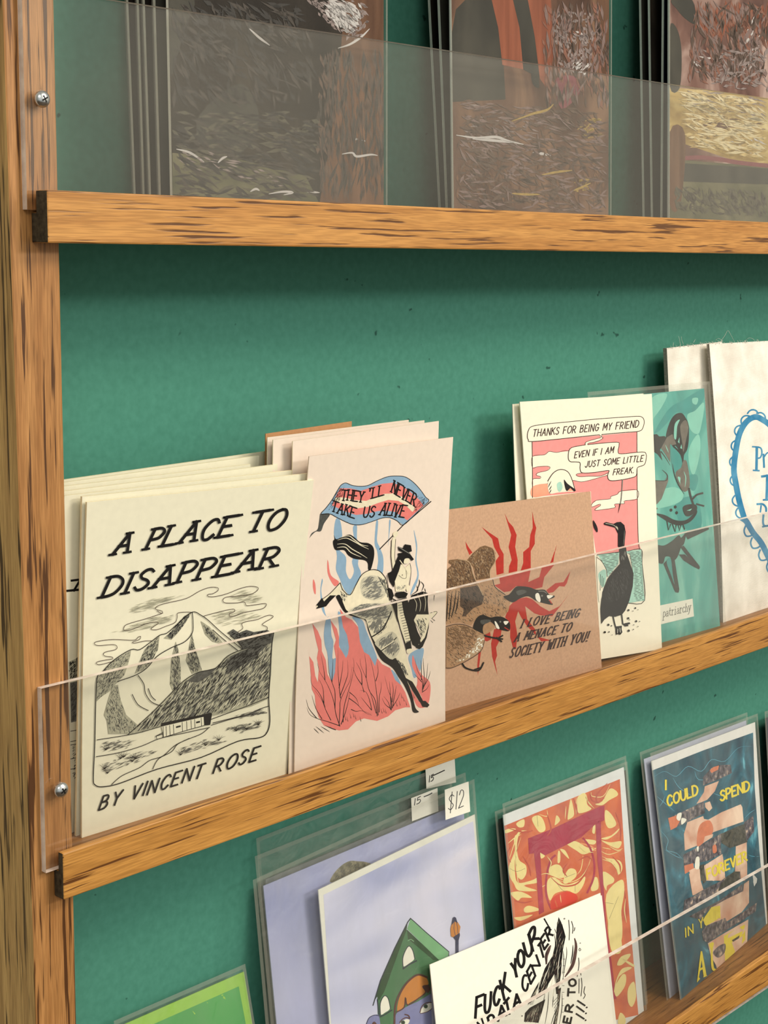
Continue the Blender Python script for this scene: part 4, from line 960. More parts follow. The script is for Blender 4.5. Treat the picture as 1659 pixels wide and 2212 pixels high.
sleeve(teal, ts, (.003, .0045, .0062, 0.0))

# ------------------------------------------------------------------ middle shelf: the canvas patches
def cloth():
    m, n, l, b = new_mat('white_canvas')
    t = n.new('ShaderNodeTexCoord'); z = n.new('ShaderNodeTexNoise'); z.inputs['Scale'].default_value = 55.0; z.inputs['Detail'].default_value = 6.0
    r = n.new('ShaderNodeValToRGB'); r.color_ramp.elements[0].position = 0.3; r.color_ramp.elements[1].position = 0.65
    r.color_ramp.elements[0].color = lin((224, 218, 208)) + (1,); r.color_ramp.elements[1].color = lin((250, 246, 238)) + (1,)
    w1 = n.new('ShaderNodeTexWave'); w1.inputs['Scale'].default_value = 420.0; w1.bands_direction = 'X'
    w2 = n.new('ShaderNodeTexWave'); w2.inputs['Scale'].default_value = 420.0; w2.bands_direction = 'Z'
    ad = n.new('ShaderNodeMath'); ad.operation = 'ADD'
    for k, w in enumerate((w1, w2)): l.new(t.outputs['Object'], w.inputs['Vector']); l.new(w.outputs['Fac'], ad.inputs[k])
    bp = n.new('ShaderNodeBump'); bp.inputs['Strength'].default_value = 0.35; bp.inputs['Distance'].default_value = 0.0002
    l.new(ad.outputs[0], bp.inputs['Height']); l.new(bp.outputs[0], b.inputs['Normal'])
    l.new(t.outputs['Object'], z.inputs['Vector']); l.new(z.outputs['Fac'], r.inputs[0]); l.new(r.outputs[0], b.inputs['Base Color'])
    b.inputs['Roughness'].default_value = 0.95; b.inputs['Specular IOR Level'].default_value = 0.1
    return m
CANV = cloth()
THREAD = paper('white_thread', (222, 222, 212), 0.9, 0.05)
CANE = paper('canvas_layer_edge', (150, 142, 132), 0.9, 0.3, 900)
BLUE = ramp_noise('blue_block_print', [(0.35, (36, 118, 164)), (0.68, (92, 158, 194))], (60, 60, 60), 1.0, 5.0, 0.5, 0.9)
def frayed(parent, sh, seed, extra=()):
    rs = random.Random(seed); V, F_ = [], []
    def strand(P, r):
        P = catmull(np.array(P), False, 4); b = len(V); n = len(P)
        for i, p in enumerate(P):
            k = r * (1 - 0.5 * i / n)
            for q in range(4):
                an = q * math.pi / 2; V.append(p + np.array([math.cos(an) * k, math.sin(an) * k, math.sin(an + 1.6) * k * .4]))
        for i in range(n - 1):
            for q in range(4): F_.append((b + i * 4 + q, b + i * 4 + (q + 1) % 4, b + (i + 1) * 4 + (q + 1) % 4, b + (i + 1) * 4 + q))
    for k in range(110):
        u = rs.random(); p = sh.S(u, 0.004, 0.0003 - 0.001 * rs.random()); L = 0.0006 + 0.0018 * rs.random() ** 2; dx = (rs.random() - .5) * 0.005
        strand([p, p + np.array([dx * .4, -.0003, L * .7]), p + np.array([dx, 0.0004, L])], 0.00011)
    for pl in extra: strand([on_y(x, y, sh.c[0][1]) for x, y in pl], 0.00016)
    return link_mesh('frayed_threads', V, F_, [THREAD], None, parent, True)
kbl = fl(1562, 1345); kbr = fl(1790, 1268)
ktl = rise(kbl, (1532, 743)); ktr = np.array([kbr[0], ktl[1], ktl[2]])
ktr[2] = rise(kbr, (1758, 730))[2]
print('CANVAS', np.linalg.norm(ktl - kbl), np.linalg.norm(kbr - kbl), kbl[1], ktl[1])
ks = Sheet(ktl, ktr, kbr, kbl, bow_v=-0.002, th=0.002, nu=10, nv=14)
a = Art(ks).view(1380, 820, 5.946)
a.S(BLUE, 74, "1350,1770 1290,1560 1248,1350 1220,1150 1245,920 1285,720 1345,590 1420,510 1500,480 1580,510 1700,600 1850,780 1960,1020 2010,1300 1980,1560 1880,1760 1800,1880")
for x, y, an in [(1270, 650, -70), (1225, 850, -85), (1205, 1060, -95), (1212, 1300, -100), (1240, 1560, -105), (1285, 1720, -110), (1360, 510, -45), (1465, 425, 0), (1575, 470, 40)]:
    t = math.radians(an); ux, uy = math.sin(t), -math.cos(t); vx, vy = -uy, ux
    a.S(BLUE, 20, np.array([(x - vx * 70 - ux * 10, y - vy * 70 - uy * 10), (x - vx * 40 + ux * 26, y - vy * 40 + uy * 26), (x + ux * 38, y + uy * 38), (x + vx * 40 + ux * 26, y + vy * 40 + uy * 26), (x + vx * 70 - ux * 10, y + vy * 70 - uy * 10)]))
a.S(BLUE, 34, "1515,870 1510,1165", False); a.S(BLUE, 20, "1460,862 1560,875 1580,940 1560,1000 1520,1010"); a.S(BLUE, 20, "1470,1165 1545,1170", False); a.S(BLUE, 26, "1600,960 1608,1125", False); a.S(BLUE, 18, "1605,1000 1650,940 1700,950"); a.S(BLUE, 26, "1700,950 1705,1120", False)
a.S(BLUE, 34, "1650,1230 1640,1545", False); a.S(BLUE, 30, "1580,1245 1720,1225", False); a.S(BLUE, 22, "1600,1545 1690,1540", False)
a.S(BLUE, 26, "1520,1600 1590,1600 1630,1640 1635,1690"); a.S(BLUE, 20, "1570,1620 1560,1700", False); a.S(BLUE, 26, "1600,1740 1595,1840 1620,1880 1690,1870"); a.S(BLUE, 22, "1590,1890 1680,1870", False)
a.view(1540, 860, 4.605)
a.S(BLUE, 58, "300,1200 335,1230 400,1340 480,1440 560,1600 640,1760")
for x, y in [(335, 1330), (400, 1450), (480, 1570), (560, 1690)]: a.S(BLUE, 17, np.array([(x - 10, y - 60), (x - 25, y - 10), (x - 5, y + 40), (x + 40, y + 40), (x + 70, y + 20)]))
patch = build_sheet('fabric_patch', ks, CANV, a, edge=CANE)
tag(patch, 'white canvas patch block-printed with a blue lace oval, at the right of the middle shelf', 'fabric patch', 'canvas patches')
frayed(patch, ks, 3, [[(1553, 742), (1565, 726), (1572, 714), (1578, 722), (1588, 741)], [(1546, 735), (1552, 731), (1562, 737)], [(1608, 738), (1618, 730), (1628, 733), (1630, 738)]])
o, sh = hang('fabric_patch', (1440.5, 752), (1560, 738), ktl[1] + .006, kbl[1] + .008, 'mid', CANV, 'plain white canvas patch with frayed top, behind the blue printed one', 'fabric patch', 'canvas patches', CANE, 0.003)
frayed(o, sh, 5, [[(1470, 745), (1468, 735), (1466, 726)], [(1476, 743), (1473, 735), (1472, 727)], [(1498, 740), (1502, 733)], [(1454, 747), (1455, 740)]])
# ------------------------------------------------------------------ bottom shelf
def lean(tl, tr, yt, lowl, lowr, key='low', th=0.0006, bow=0.0, ytr=None, nu=8, nv=10, pr=None):
    TL, TR = on_y(tl[0], tl[1], yt), on_y(tr[0], tr[1], yt if ytr is None else ytr)
    BL, BR = drop(TL, lowl, key), drop(TR, lowr, key)
    if pr: print(pr, 'h', np.linalg.norm(TL - BL), np.linalg.norm(TR - BR), 'w', np.linalg.norm(TR - TL), 'Yb', BL[1], BR[1])
    return Sheet(TL, TR, BR, BL, bow_v=bow, th=th, nu=nu, nv=nv)
def price_tag(parent, sl, corners, text, base, sc_up, ink, h=0.0004, dash=None):
    u, v = sl.inv(np.array(corners, float))
    P = sl.S(u, v, h)
    st = Sheet(P[0], P[1], P[2], P[3], th=0.0001, nu=2, nv=2)
    a = Art(st).view(0, 0, 1.0)
    x0, y0, x1, y1 = base
    a.T(ink, 1.7, text, x0, y0, x1, y1, sc_up[0], sc_up[1], 0, 0.25)
    if dash: a.S(ink, 2.2, dash)
    o = build_sheet('price_tag', st, WHITE, a, parent)
    return o
TAGI = paper('pencil_grey', (70, 70, 74), 0.7, 0.1)
LAVS = ramp_noise('lavender_sky_print', [(0.30, (172, 178, 216)), (0.5, (210, 212, 238)), (0.68, (232, 228, 244))], (6, 6, 22), 1.0, 2.0, 0.6, 0.7)
LAVB = ramp_noise('lavender_blue_print', [(0.30, (156, 164, 214)), (0.55, (190, 194, 236)), (0.7, (204, 206, 240))], (8, 8, 14), 1.0, 2.0, 0.4, 0.7)
SHRUB = ramp_noise('shrub_print', [(0.35, (96, 92, 72)), (0.65, (160, 152, 126))], (300, 300, 300), 1.0, 4.0, 0.0, 0.8)

# rearmost sleeved print and the lavender one in front of it
l3 = lean((574, 1900), (960, 1738), .0575, (592, 2140), (981, 1970), pr='LAV3')
o3 = build_sheet('art_print', l3, paper('grey_print', (120, 128, 132), 0.8, 0.1, 40), None)
tag(o3, 'rearmost sleeved print of the lavender stack, its price tag tucked under the oak lip', 'art print', 'sleeved prints on the bottom shelf')
_, sl3 = sleeve(o3, l3, (.005, .024, .007, 0.0), .0005)
price_tag(o3, sl3, [(918, 1660), (981, 1637), (984, 1690), (920, 1704)], '15', (926, 1690, 936, 1686), (1, -14), INK, dash="934,1676 945,1671 960,1664")
l2 = lean((569, 1914), (1000, 1733), .0545, (597.6, 2212), (1026, 2035), pr='LAV2')
a = Art(l2).view(500, 1500, 2.72)
a.P(SHRUB, "585,1105 590,1070 620,1030 660,995 700,978 740,980 790,985 830,1005 800,1040 700,1090", True); a.H(CHAR, "585,1105 620,1030 700,985 800,990 810,1030 700,1090", 120, -60, 16, 3, 3, 0.6)
o2 = build_sheet('art_print', l2, LAVB, a)
tag(o2, 'lavender print with a shrub top, in a tall clear sleeve behind the green house print', 'art print', 'sleeved prints on the bottom shelf')
_, sl2 = sleeve(o2, l2, (.0045, .0175, .004, 0.0), .0006)
price_tag(o2, sl2, [(887, 1724), (944, 1702), (946, 1752), (889, 1774)], '15', (894, 1740, 908, 1734), (1, -14), TAGI, dash="916,1721 926,1717 933,1713")
# the green house print
hs = lean((687.5, 1922.5), (1026, 1759), .0455, (708, 2162), (1046, 2026), pr='HOUSE', nv=12)
a = Art(hs).view(500, 1500, 2.72)
a.P(LAVS, "540,1178 1420,745 1500,1440 1560,1936 585,1936")
a.view(760, 1940, 4.879)
HG = paper('house_green', (74, 122, 84), 0.75, 0.08, 120); HGL = paper('house_light_green', (126, 178, 132), 0.75, 0.05, 120); HGD = paper('house_dark_green', (48, 78, 50), 0.75, 0.1, 120); SLATE = paper('slate_ink', (44, 52, 66), 0.7, 0.1)
FACE = paper('blue_skin_print', (132, 136, 184), 0.75, 0.05, 200); ORNG = paper('orange_hair_print', (204, 132, 56), 0.75, 0.06, 200); HAIRL = paper('brown_line_print', (88, 48, 44), 0.7, 0.1); DNAVY = paper('navy_print', (44, 46, 84), 0.7, 0.1)
a.P(HG, "575,330 750,490 920,655 830,720 840,1600 285,1600 265,1060 300,900 420,600"); a.P(HGD, "590,250 575,340 480,600 340,990 285,1080 265,1040 240,1080 222,1130 300,870 450,530"); a.P(HGD, "580,330 920,655 860,655 640,470 590,430")
a.P(HGL, "618,214 660,250 780,360 1020,565 1020,610 920,655 580,325"); a.S(SLATE, 12, "618,214 590,250 450,530 300,870 222,1130", False); a.S(SLATE, 9, "618,214 660,250 780,360 1022,565 1020,610", False); a.S(SLATE, 14, "268,1070 285,1240 288,1600", False)
a.P(WHITE, "540,720 535,640 560,560 600,508 640,550 660,635 600,690", True); a.S(SLATE, 9, "540,735 535,640 560,560 600,505 640,550 662,640", True); a.S(SLATE, 14, "540,745 600,700 680,660", False)
a.S(HGL, 8, "590,450 620,435 650,455"); a.P(WHITE, "300,1225 298,1110 340,1035 380,1060 400,1160 350,1205", True); a.S(SLATE, 9, "300,1235 298,1110 340,1030 382,1060 405,1165", True); a.S(SLATE, 12, "300,1250 350,1225 420,1180", False)
a.P(FACE, "150,1400 150,1320 180,1262 240,1232 285,1242 287,1400", True); a.S(DNAVY, 8, "150,1330 180,1262 240,1232 285,1242"); a.P(HAIRL, "200,1345 230,1300 260,1330 250,1400 200,1400", True)
a.P(FACE, "450,1600 455,1240 480,1195 600,1130 700,1085 830,1005 850,1600"); a.P(ORNG, "478,1195 488,1080 540,960 620,860 700,812 780,840 805,905 750,930 772,990 700,1050 600,1110 585,1130 562,1050 548,1150", True)
a.S(HAIRL, 20, "450,1600 448,1240 470,1080 540,940 620,850 700,806 790,835"); a.S(HAIRL, 14, "470,1200 548,1150 562,1045 585,1125 700,1055 775,990 745,930 810,920"); a.P(HAIRL, "742,930 810,915 828,960 800,1005 775,980")
a.P(WHITE, "720,1210 735,1160 780,1120 832,1105 838,1160 790,1195", True); a.S(HAIRL, 10, "715,1205 735,1140 780,1105 835,1098"); a.D(HGD, 775, 1140, 22); a.D(INK, 775, 1140, 10); a.S(HAIRL, 7, "720,1215 790,1198 838,1165")
a.P(WHITE, "505,1330 530,1295 570,1275 605,1285 580,1330", True); a.S(HAIRL, 10, "500,1310 530,1275 570,1258 605,1270"); a.D(HGD, 535, 1310, 22); a.D(INK, 535, 1310, 10); a.S(HAIRL, 12, "555,1225 590,1235 605,1262")
a.S(DNAVY, 32, "1105,590 1105,440", False); a.P(DNAVY, "1060,405 1130,360 1135,390 1122,440 1090,445"); a.P(ORNG, "1040,400 1035,320 1045,280 1075,225 1110,250 1140,300 1130,365 1060,412"); a.P(DNAVY, "1050,255 1060,205 1075,196 1092,205 1110,262 1078,245 1045,285"); a.S(DNAVY, 5, "1075,240 1070,320 1085,390", False); a.S(DNAVY, 5, "1095,245 1110,310 1112,370", False)
oh = build_sheet('art_print', hs, paper('print_border_white', (232, 232, 222), 0.8, 0.02), a)
tag(oh, 'print of a green house over an orange-haired face, tagged $12, white border', 'art print', 'sleeved prints on the bottom shelf')
_, slh = sleeve(oh, hs, (.046, .0215, .0012, 0.0), .0006)
price_tag(oh, slh, [(959.6, 1706), (1011, 1688), (1014.7, 1753), (961.4, 1771)], '$12', (968, 1754, 1001, 1742), (2, -38), TAGI)

# marbled print
ms = lean((1087, 1761), (1347.5, 1657), .0535, (1110, 2000), (1391, 2185), pr='MARBLE', nv=12)
a = Art(ms).view(1060, 1620, 4.608)
ORG = ramp_noise('marbled_orange', [(0.32, (200, 98, 74)), (0.66, (226, 124, 80))], (40, 40, 40), 1.0, 4.0, 1.0, 0.7); MCR = paper('marbled_cream', (240, 224, 158), 0.75, 0.04, 120); MAG = paper('magenta_print', (178, 56, 84), 0.7, 0.1, 60); MRED = paper('vermilion_print', (220, 74, 62), 0.7, 0.06, 60)
a.P(ORG, "135,755 700,525 1285,290 1330,1000 1390,1751 1470,2640 330,2900 215,1751")
for d in ["410,680 470,650 520,690 545,790 490,820 440,760", "640,720 655,650 690,700 640,750", "765,680 780,560 800,490 830,640 780,690", "865,470 940,430 960,540 1000,590 880,630 860,560", "1040,540 1110,510 1180,390 1240,400 1265,450 1180,500 1110,550", "1140,600 1200,640 1250,740 1180,780 1140,720",
          "1100,880 1200,850 1280,780 1250,830 1160,890", "1100,900 1190,920 1300,910 1270,980 1180,950", "255,730 330,690 330,760 280,770", "250,850 370,800 290,830 260,950 280,1090 350,1150 350,1240 300,1290 250,1200", "180,1160 240,1000 230,900 250,850 245,1000 240,1200 270,1320 400,1300 470,1270 470,1320 330,1350 460,1400 280,1400 230,1330 190,1260",
          "200,1420 300,1410 410,1470 310,1470 270,1500 210,1450", "330,1580 380,1550 480,1580 470,1600 350,1620", "580,1180 640,1140 700,1160 730,1270 600,1250", "770,1190 840,1190 850,1260 760,1330 720,1310", "570,1290 640,1270 740,1340 880,1300 940,1260 920,1350 850,1430 760,1400 640,1430 590,1500 560,1400",
          "740,920 850,910 960,970 1050,980 930,1040 850,1000", "690,990 740,1000 780,1080 750,1060", "670,1010 690,1020 690,1110 665,1120", "920,890 1040,900 1030,940 960,930", "1120,1210 1220,1270 1220,1320 1160,1350 1150,1400 1120,1330", "1140,1080 1280,1100 1310,1180 1270,1240 1230,1140", "1150,1440 1300,1290 1330,1400 1300,1600 1310,1751 1300,1900 1230,2040 1190,1950 1170,1751",
          "1010,1290 1060,1270 1070,1380 1000,1400", "1020,760 1040,750 1035,830 1010,820", "490,1000 540,1050 500,1080", "140,800 200,780 250,790 150,830", "230,1670 300,1660 420,1640 300,1700"]: a.P(MCR, d, True)
for d in ["260,850 180,1100", "300,870 250,1050 270,1300 300,1350", "750,560 740,690", "850,470 850,640", "950,440 970,520 1030,580", "1190,340 1120,460 1010,460 1000,420", "1010,560 960,500 930,440", "480,640 560,660 560,600", "1110,970 1200,990", "640,1280 760,1320 880,1280 960,1180 1000,1060", "600,1260 560,1330 480,1380", "920,1050 900,1180 860,1240", "1110,1060 1230,1130 1270,1250", "1300,1000 1180,1040 1100,1010"]: a.S(MCR, 8, d, taper=2)
for d in ["460,650 470,760", "190,1180 260,1210 340,1180", "660,1330 720,1400 800,1420", "840,1410 840,1340", "1140,1520 1220,1530", "1270,1460 1180,1680", "740,1270 840,1230", "280,860 262,1000"]: a.S(CHAR, 2.5, d)
a.S(paper('marbled_light_orange', (236, 160, 112), 0.7, 0.05), 14, "900,930 1000,960 1040,1000"); a.S(MAG, 20, "640,1050 600,1090 565,1200 547,1350 560,1480 600,1580"); a.S(MAG, 20, "920,880 990,980 1030,1130 1020,1280 960,1420"); a.P(MRED, "600,1500 660,1440 760,1410 850,1440 860,1500 780,1540 610,1590", True); a.S(ORG, 10, "640,1500 660,1560", False); a.S(MCR, 8, "690,1440 700,1520", taper=2)
a.P(MAG, "370,880 600,790 1090,560 1130,555 1130,700 1050,730 900,870 700,970 540,1050 490,1020 380,1035"); a.P(MAG, "430,1030 490,1010 510,1350 530,1610 480,1640 455,1250"); a.P(MAG, "1045,720 1095,700 1100,1000 1125,1400 1150,1751 1200,2100 1250,2480 1210,2480 1160,2060 1125,1751 1100,1450 1060,1100")
a.view(1300, 1980, 4.62)
for d in ["60,60 120,0 180,-20 190,200 200,300 170,370 90,330", "190,400 280,370 270,410 200,480 150,480", "210,420 320,480 310,500 230,450", "140,640 200,520 300,510 170,600 120,760", "130,700 200,580 240,590 230,690 160,790 130,780", "260,720 320,650 340,800 300,900 260,850", "180,960 230,1000 230,1072 160,1072"]: a.P(MCR, d, True)
MDR = paper('marbled_red', (196, 88, 74), 0.7, 0.06, 120); a.view(1060, 1620, 4.608)
for d in ["180,780 330,820 420,800", "560,640 600,780 560,860", "1160,330 1060,440 1060,520 1130,480", "760,1130 720,1200 760,1260", "200,960 160,1040 200,1120", "1240,620 1290,760 1290,900", "320,1060 380,1160 400,1260", "600,1270 700,1350 840,1340 920,1260 980,1140", "1210,1060 1280,1140 1290,1220", "870,1100 960,1060 1010,1100", "240,1500 330,1520 420,1500", "820,480 850,560 860,640", "990,430 1010,500 1080,530", "1330,1400 1350,1560 1340,1700"]: a.S(MDR, 14, d, taper=2)
for d in ["170,930 230,880 300,840", "560,1060 600,1120 580,1180", "1180,960 1260,1000 1310,980", "880,960 940,1010 1020,1020", "500,1240 560,1230 660,1270 760,1310", "1110,1090 1200,1120 1260,1200", "1340,1480 1330,1600 1350,1720"]: a.S(MCR, 10, d, taper=2)
om = build_sheet('art_print', ms, paper('print_white', (226, 230, 232), 0.8, 0.02), a)
tag(om, 'orange and cream marbled print with a magenta table shape, in a clear sleeve', 'art print')
sleeve(om, ms, (.0005, .0075, .003, 0.0), .0006)
ms2 = lean((1078, 1770), (1352, 1664), .0572, (1098, 2000), (1396, 2180))
om2 = build_sheet('art_print', ms2, paper('dark_backing', (40, 50, 46), 0.8, 0.1), None)
tag(om2, 'dark-backed sleeved print directly behind the orange marbled one, left edge showing', 'art print')
sleeve(om2, ms2, (.004, .006, .002, 0.0), .0004)

# pool print
ps = lean((1407, 1644.5), (1631, 1560), .0505, (1472, 2172), (1650, 1870), pr='POOL', nv=12)
a = Art(ps).view(1360, 1540, 5.548)
POOL = ramp_noise('pool_water_print', [(0.30, (22, 62, 84)), (0.5, (34, 92, 112)), (0.63, (46, 118, 142)), (0.72, (110, 186, 206))], (26, 26, 20), 1.0, 6.0, 2.2, 0.55)
SKIN = ramp_noise('skin_collage', [(0.3, (206, 152, 128)), (0.7, (248, 220, 198))], (40, 40, 40), 1.0, 3.0, 0.5, 0.7); CLUT = ramp_noise('grey_collage', [(0.34, (48, 44, 56)), (0.52, (98, 92, 104)), (0.66, (150, 136, 130)), (0.74, (226, 200, 180))], (260, 260, 260), 1.0, 2.0, 0.3, 0.7)
DCL = ramp_noise('dark_collage', [(0.35, (34, 38, 36)), (0.66, (84, 82, 72))], (260, 260, 260), 1.0, 2.0, 0.3, 0.7); YEL = paper('yellow_lettering', (236, 216, 70), 0.7, 0.06, 200); ORC = paper('orange_collage', (214, 126, 92), 0.7, 0.1, 200)
a.P(POOL, "270,690 880,450 1480,235 1500,900 1555,1640 1640,2600 1720,3300 620,3620 410,1997")
CAUS = paper('caustic_blue', (96, 172, 200), 0.6, 0.1, 300)
for d in ["300,760 420,700 560,760 700,640 860,700 980,560 1140,580 1300,420 1460,400", "520,780 600,900 760,1000", "780,700 830,800 1000,780", "330,1000 420,1080 540,1180", "360,1400 460,1520 440,1640 560,1680 640,1760", "420,1640 560,1720 620,1740", "1000,960 1100,990 1180,930", "1380,1260 1440,1200 1500,1160", "1420,1700 1480,1720 1560,1720", "360,1120 400,1060 420,1000"]: a.S(CAUS, 6, d, taper=2)
a.P(SKIN, "800,1090 850,1010 890,950 900,880 1070,815 1020,940 930,1040 860,1070"); a.P(CLUT, "880,870 880,770 980,660 1060,625 1210,620 1225,720 1080,790"); a.P(ORC, "960,690 1000,650 1070,630 1060,680 980,720")
a.P(CLUT, "460,1260 620,1190 890,1060 900,1200 700,1300 490,1405"); a.P(ORC, "460,1260 560,1230 600,1300 560,1370 490,1405"); a.P(SKIN, "900,1080 960,1060 990,1140 950,1180 905,1130")
a.P(SKIN, "690,1310 880,1235 890,1270 940,1280 1100,1190 1330,1095 1350,1130 1365,1300 1000,1430 930,1500 880,1560 660,1650 650,1450"); a.P(ORC, "850,1330 960,1290 1000,1420 900,1540 810,1600 810,1450", True); a.P(SKIN, "900,1480 1000,1450 990,1490 880,1560")
a.P(CLUT, "640,1700 830,1600 1040,1475 1100,1440 1090,1600 1100,1690 940,1770 650,1830"); a.P(DCL, "1090,1450 1290,1360 1400,1320 1410,1550 1200,1620 1100,1560"); a.P(CLUT, "1370,1310 1480,1230 1490,1420 1400,1540")
a.P(ORC, "650,1830 760,1800 770,1870 660,1930"); a.P(SKIN, "710,1890 830,1830 850,2010 740,2010"); a.P(DCL, "835,1830 890,1810 920,2010 850,2010"); a.P(SKIN, "890,1830 1110,1690 1130,1900 1150,2010 910,2010"); a.P(SKIN, "1270,1600 1400,1550 1405,1900 1380,2010 1320,2010 1260,1900"); a.P(DCL, "1120,1990 1250,1900 1320,1900 1330,2010")
a.P(WHITE, "570,1210 620,1200 600,1290 560,1270", True); a.P(WHITE, "620,1260 680,1280 620,1340", True); a.P(WHITE, "790,1740 830,1730 830,1860 780,1860", True); a.P(ORC, "990,1600 1030,1580 1040,1660 1000,1680", True); a.P(WHITE, "800,1610 825,1600 820,1660 805,1650", True)
a.S(YEL, 24, "430,918 430,808", False)
a.T(YEL, 23, 'COULD', 452, 1118, 815, 975, -10, -118, 0, 0.28); a.T(YEL, 23, 'SPEND', 1088, 1055, 1432, 925, -6, -116, 0, 0.28);
a.view(1400, 1850, 6.405)
a.P(SKIN, "560,240 710,180 720,330 760,460 640,530 610,540"); a.P(CLUT, "500,600 640,540 760,460 960,360 1080,290 1260,210 1270,350 1000,480 700,680 480,780"); a.P(DCL, "1000,380 1080,290 1250,210 1265,340 1100,400 960,480"); a.P(DCL, "720,170 770,140 800,340 760,380")
a.P(SKIN, "790,110 1030,0 1060,260 900,340 800,300"); a.P(SKIN, "1260,100 1365,90 1365,280 1290,330"); a.P(CLUT, "560,830 750,730 1000,600 1300,380 1310,480 1060,600 900,690 780,780 720,870")
a.P(SKIN, "750,880 880,700 1060,600 1310,480 1320,380 1390,330 1390,640 1290,770 1080,900 1060,850 800,960"); a.P(YEL, "750,880 870,700 990,680 995,840 810,955"); a.P(CLUT, "740,1040 790,960 1060,850 1090,920 1320,760 1500,640 1480,760 1300,880 1100,1000 820,1190 760,1160")
a.P(SKIN, "820,1200 1000,1090 1380,870 1380,1380 1060,1580 1060,1740 960,1700 930,1500 860,1380"); a.P(YEL, "1040,1100 1330,940 1340,1150 1180,1420 1060,1470"); a.P(SKIN, "1150,1190 1300,1100 1290,1300 1200,1330"); a.P(DCL, "1150,1160 1260,1090 1250,1130 1170,1180"); a.P(CLUT, "890,1330 970,1240 1060,1210 1050,1330 960,1400", True)
a.P(CLUT, "1065,1580 1380,1380 1560,1290 1500,1400 1250,1540 1070,1680")
a.view(1360, 1540, 5.548); a.T(YEL, 22, 'FOREVER', 925, 1990, 1400, 1765, -8, -112, 0, 0.3); a.view(1400, 1850, 6.405)
a.T(YEL, 17, 'IN', 510, 1117, 615, 1060, -6, -124, 0, 0.4); a.T(YEL, 15, 'YOUR', 700, 1000, 990, 850, -6, -130, 0, 0.3)
a.P(YEL, "668,1745 720,1310 740,1310 800,1640 810,1650 755,1675 760,1650 745,1560 712,1580 695,1670 712,1690 672,1740", grid=0); a.P(POOL, "716,1545 732,1430 744,1530", grid=0); a.P(YEL, "835,1215 900,1190 885,1300 890,1440 905,1540 935,1560 930,1585 880,1570 862,1480 858,1300", True)
op = build_sheet('art_print', ps, paper('print_white2', (230, 230, 228), 0.8, 0.02), a)
tag(op, 'dark blue pool print lettered I COULD SPEND FOREVER IN YOUR, in a clear sleeve', 'art print')
sleeve(op, ps, (.0012, .006, .0045, 0.0), .0006)
ps2 = lean((1391, 1640), (1612, 1556), .0545, (1449, 2175), (1632, 1870), pr='POOL2')
op2 = build_sheet('art_print', ps2, paper('pale_backing', (196, 200, 222), 0.8, 0.04, 200), None)
tag(op2, 'pale-backed sleeved print directly behind the blue pool print, left edge showing', 'art print')
sleeve(op2, ps2, (.005, .006, .002, 0.0), .0005)
ns = lean((1655, 1552), (1800, 1500), .0525, (1672, 1860), (1822, 1800))
on = build_sheet('art_print', ns, paper('navy_card', (26, 34, 56), 0.6, 0.2, 80), None)
tag(on, 'dark navy sleeved print cut by the right edge of the photo', 'art print')
sleeve(on, ns, (.003, .006, .003, 0.0), .0006)

# the data center card
ds = lean((928.5, 2084), (1297, 1929), .0310, (942, 2212), (1322, 2180), pr='DATA', th=0.0005)
a = Art(ds).view(980, 1930, 4.879)
BRW = paper('brown_brush', (88, 64, 60), 0.75, 0.3, 500)
def glyphs(word, places, w):
    for c, (bx, by, rx, ry, ux, uy) in zip(word, places):
        wd, st = GLY[c]
        for s_ in st:
            s_ = np.array(s_, float); Q = np.array([bx, by]) + s_[:, :1] / max(wd, .2) * np.array([rx, ry]) + s_[:, 1:] * np.array([ux, uy])
            a.S(INK, w, Q, smooth=len(Q) > 4)
glyphs('FUCK', [(228, 1310, 75, -30, 14, -215), (322, 1268, 62, -28, 10, -200), (418, 1195, 62, -40, 8, -190), (535, 1120, 60, -90, -48, -200)], 30)
glyphs('YOUR', [(640, 900, 45, -50, -35, -160), (700, 800, 55, -75, -40, -150), (775, 690, 62, -85, -42, -165), (835, 605, 60, -130, -45, -170)], 31)
glyphs('DATA', [(388, 1420, 50, -60, -30, -110), (468, 1345, 85, -60, -10, -130), (560, 1300, 50, -60, -30, -140), (628, 1230, 85, -50, -10, -140)], 27)
glyphs('N', [(290, 1480, 45, -40, -40, -120)], 20)
glyphs('CENTER', [(740, 1055, 50, -75, -30, -140), (812, 952, 40, -70, -40, -130), (860, 870, 48, -110, -38, -110), (930, 690, 30, -40, -40, -140), (955, 590, 40, -55, -40, -110), (1005, 500, 40, -60, -42, -110)], 24)
a.P(INK, "945,268 958,258 1010,350 1000,362"); a.D(INK, 1022, 382, 10)
HAIR = ["960,790 1040,660 1075,520 1085,360 1105,248 1132,300 1160,380 1180,455 1150,600 1130,850 1100,1060 1080,1060 1060,850 1000,950 960,1060 870,1115 905,950", "750,1260 800,1205 965,1115 930,1250 880,1400 735,1400", "780,1170 840,1040 900,930 880,1010 850,1100 810,1150", "1095,1010 1130,990 1110,1200 1080,1400 1040,1400 1090,1200"]
for i, d in enumerate(HAIR): a.P(INK, d); a.H(LGREY, d, 60, -75, 80, 3.5, i + 1, 0.12); a.H(BRW, d, 50, -75, 60, 4, i + 9, 0.1)
for d in ["1060,420 1070,520 1060,640", "1062,370 1080,420", "1090,300 1095,400", "1140,320 1160,420 1165,520", "1185,560 1190,640 1165,800 1140,960", "1150,600 1160,700 1145,850", "1090,1200 1050,1300 1020,1400", "1000,1040 990,1200 960,1380", "1050,1080 1040,1200", "1140,1050 1140,1200 1110,1390", "900,930 830,1060 780,1180", "960,1060 940,1160 900,1300"]: a.S(INK, 6, d, taper=2)
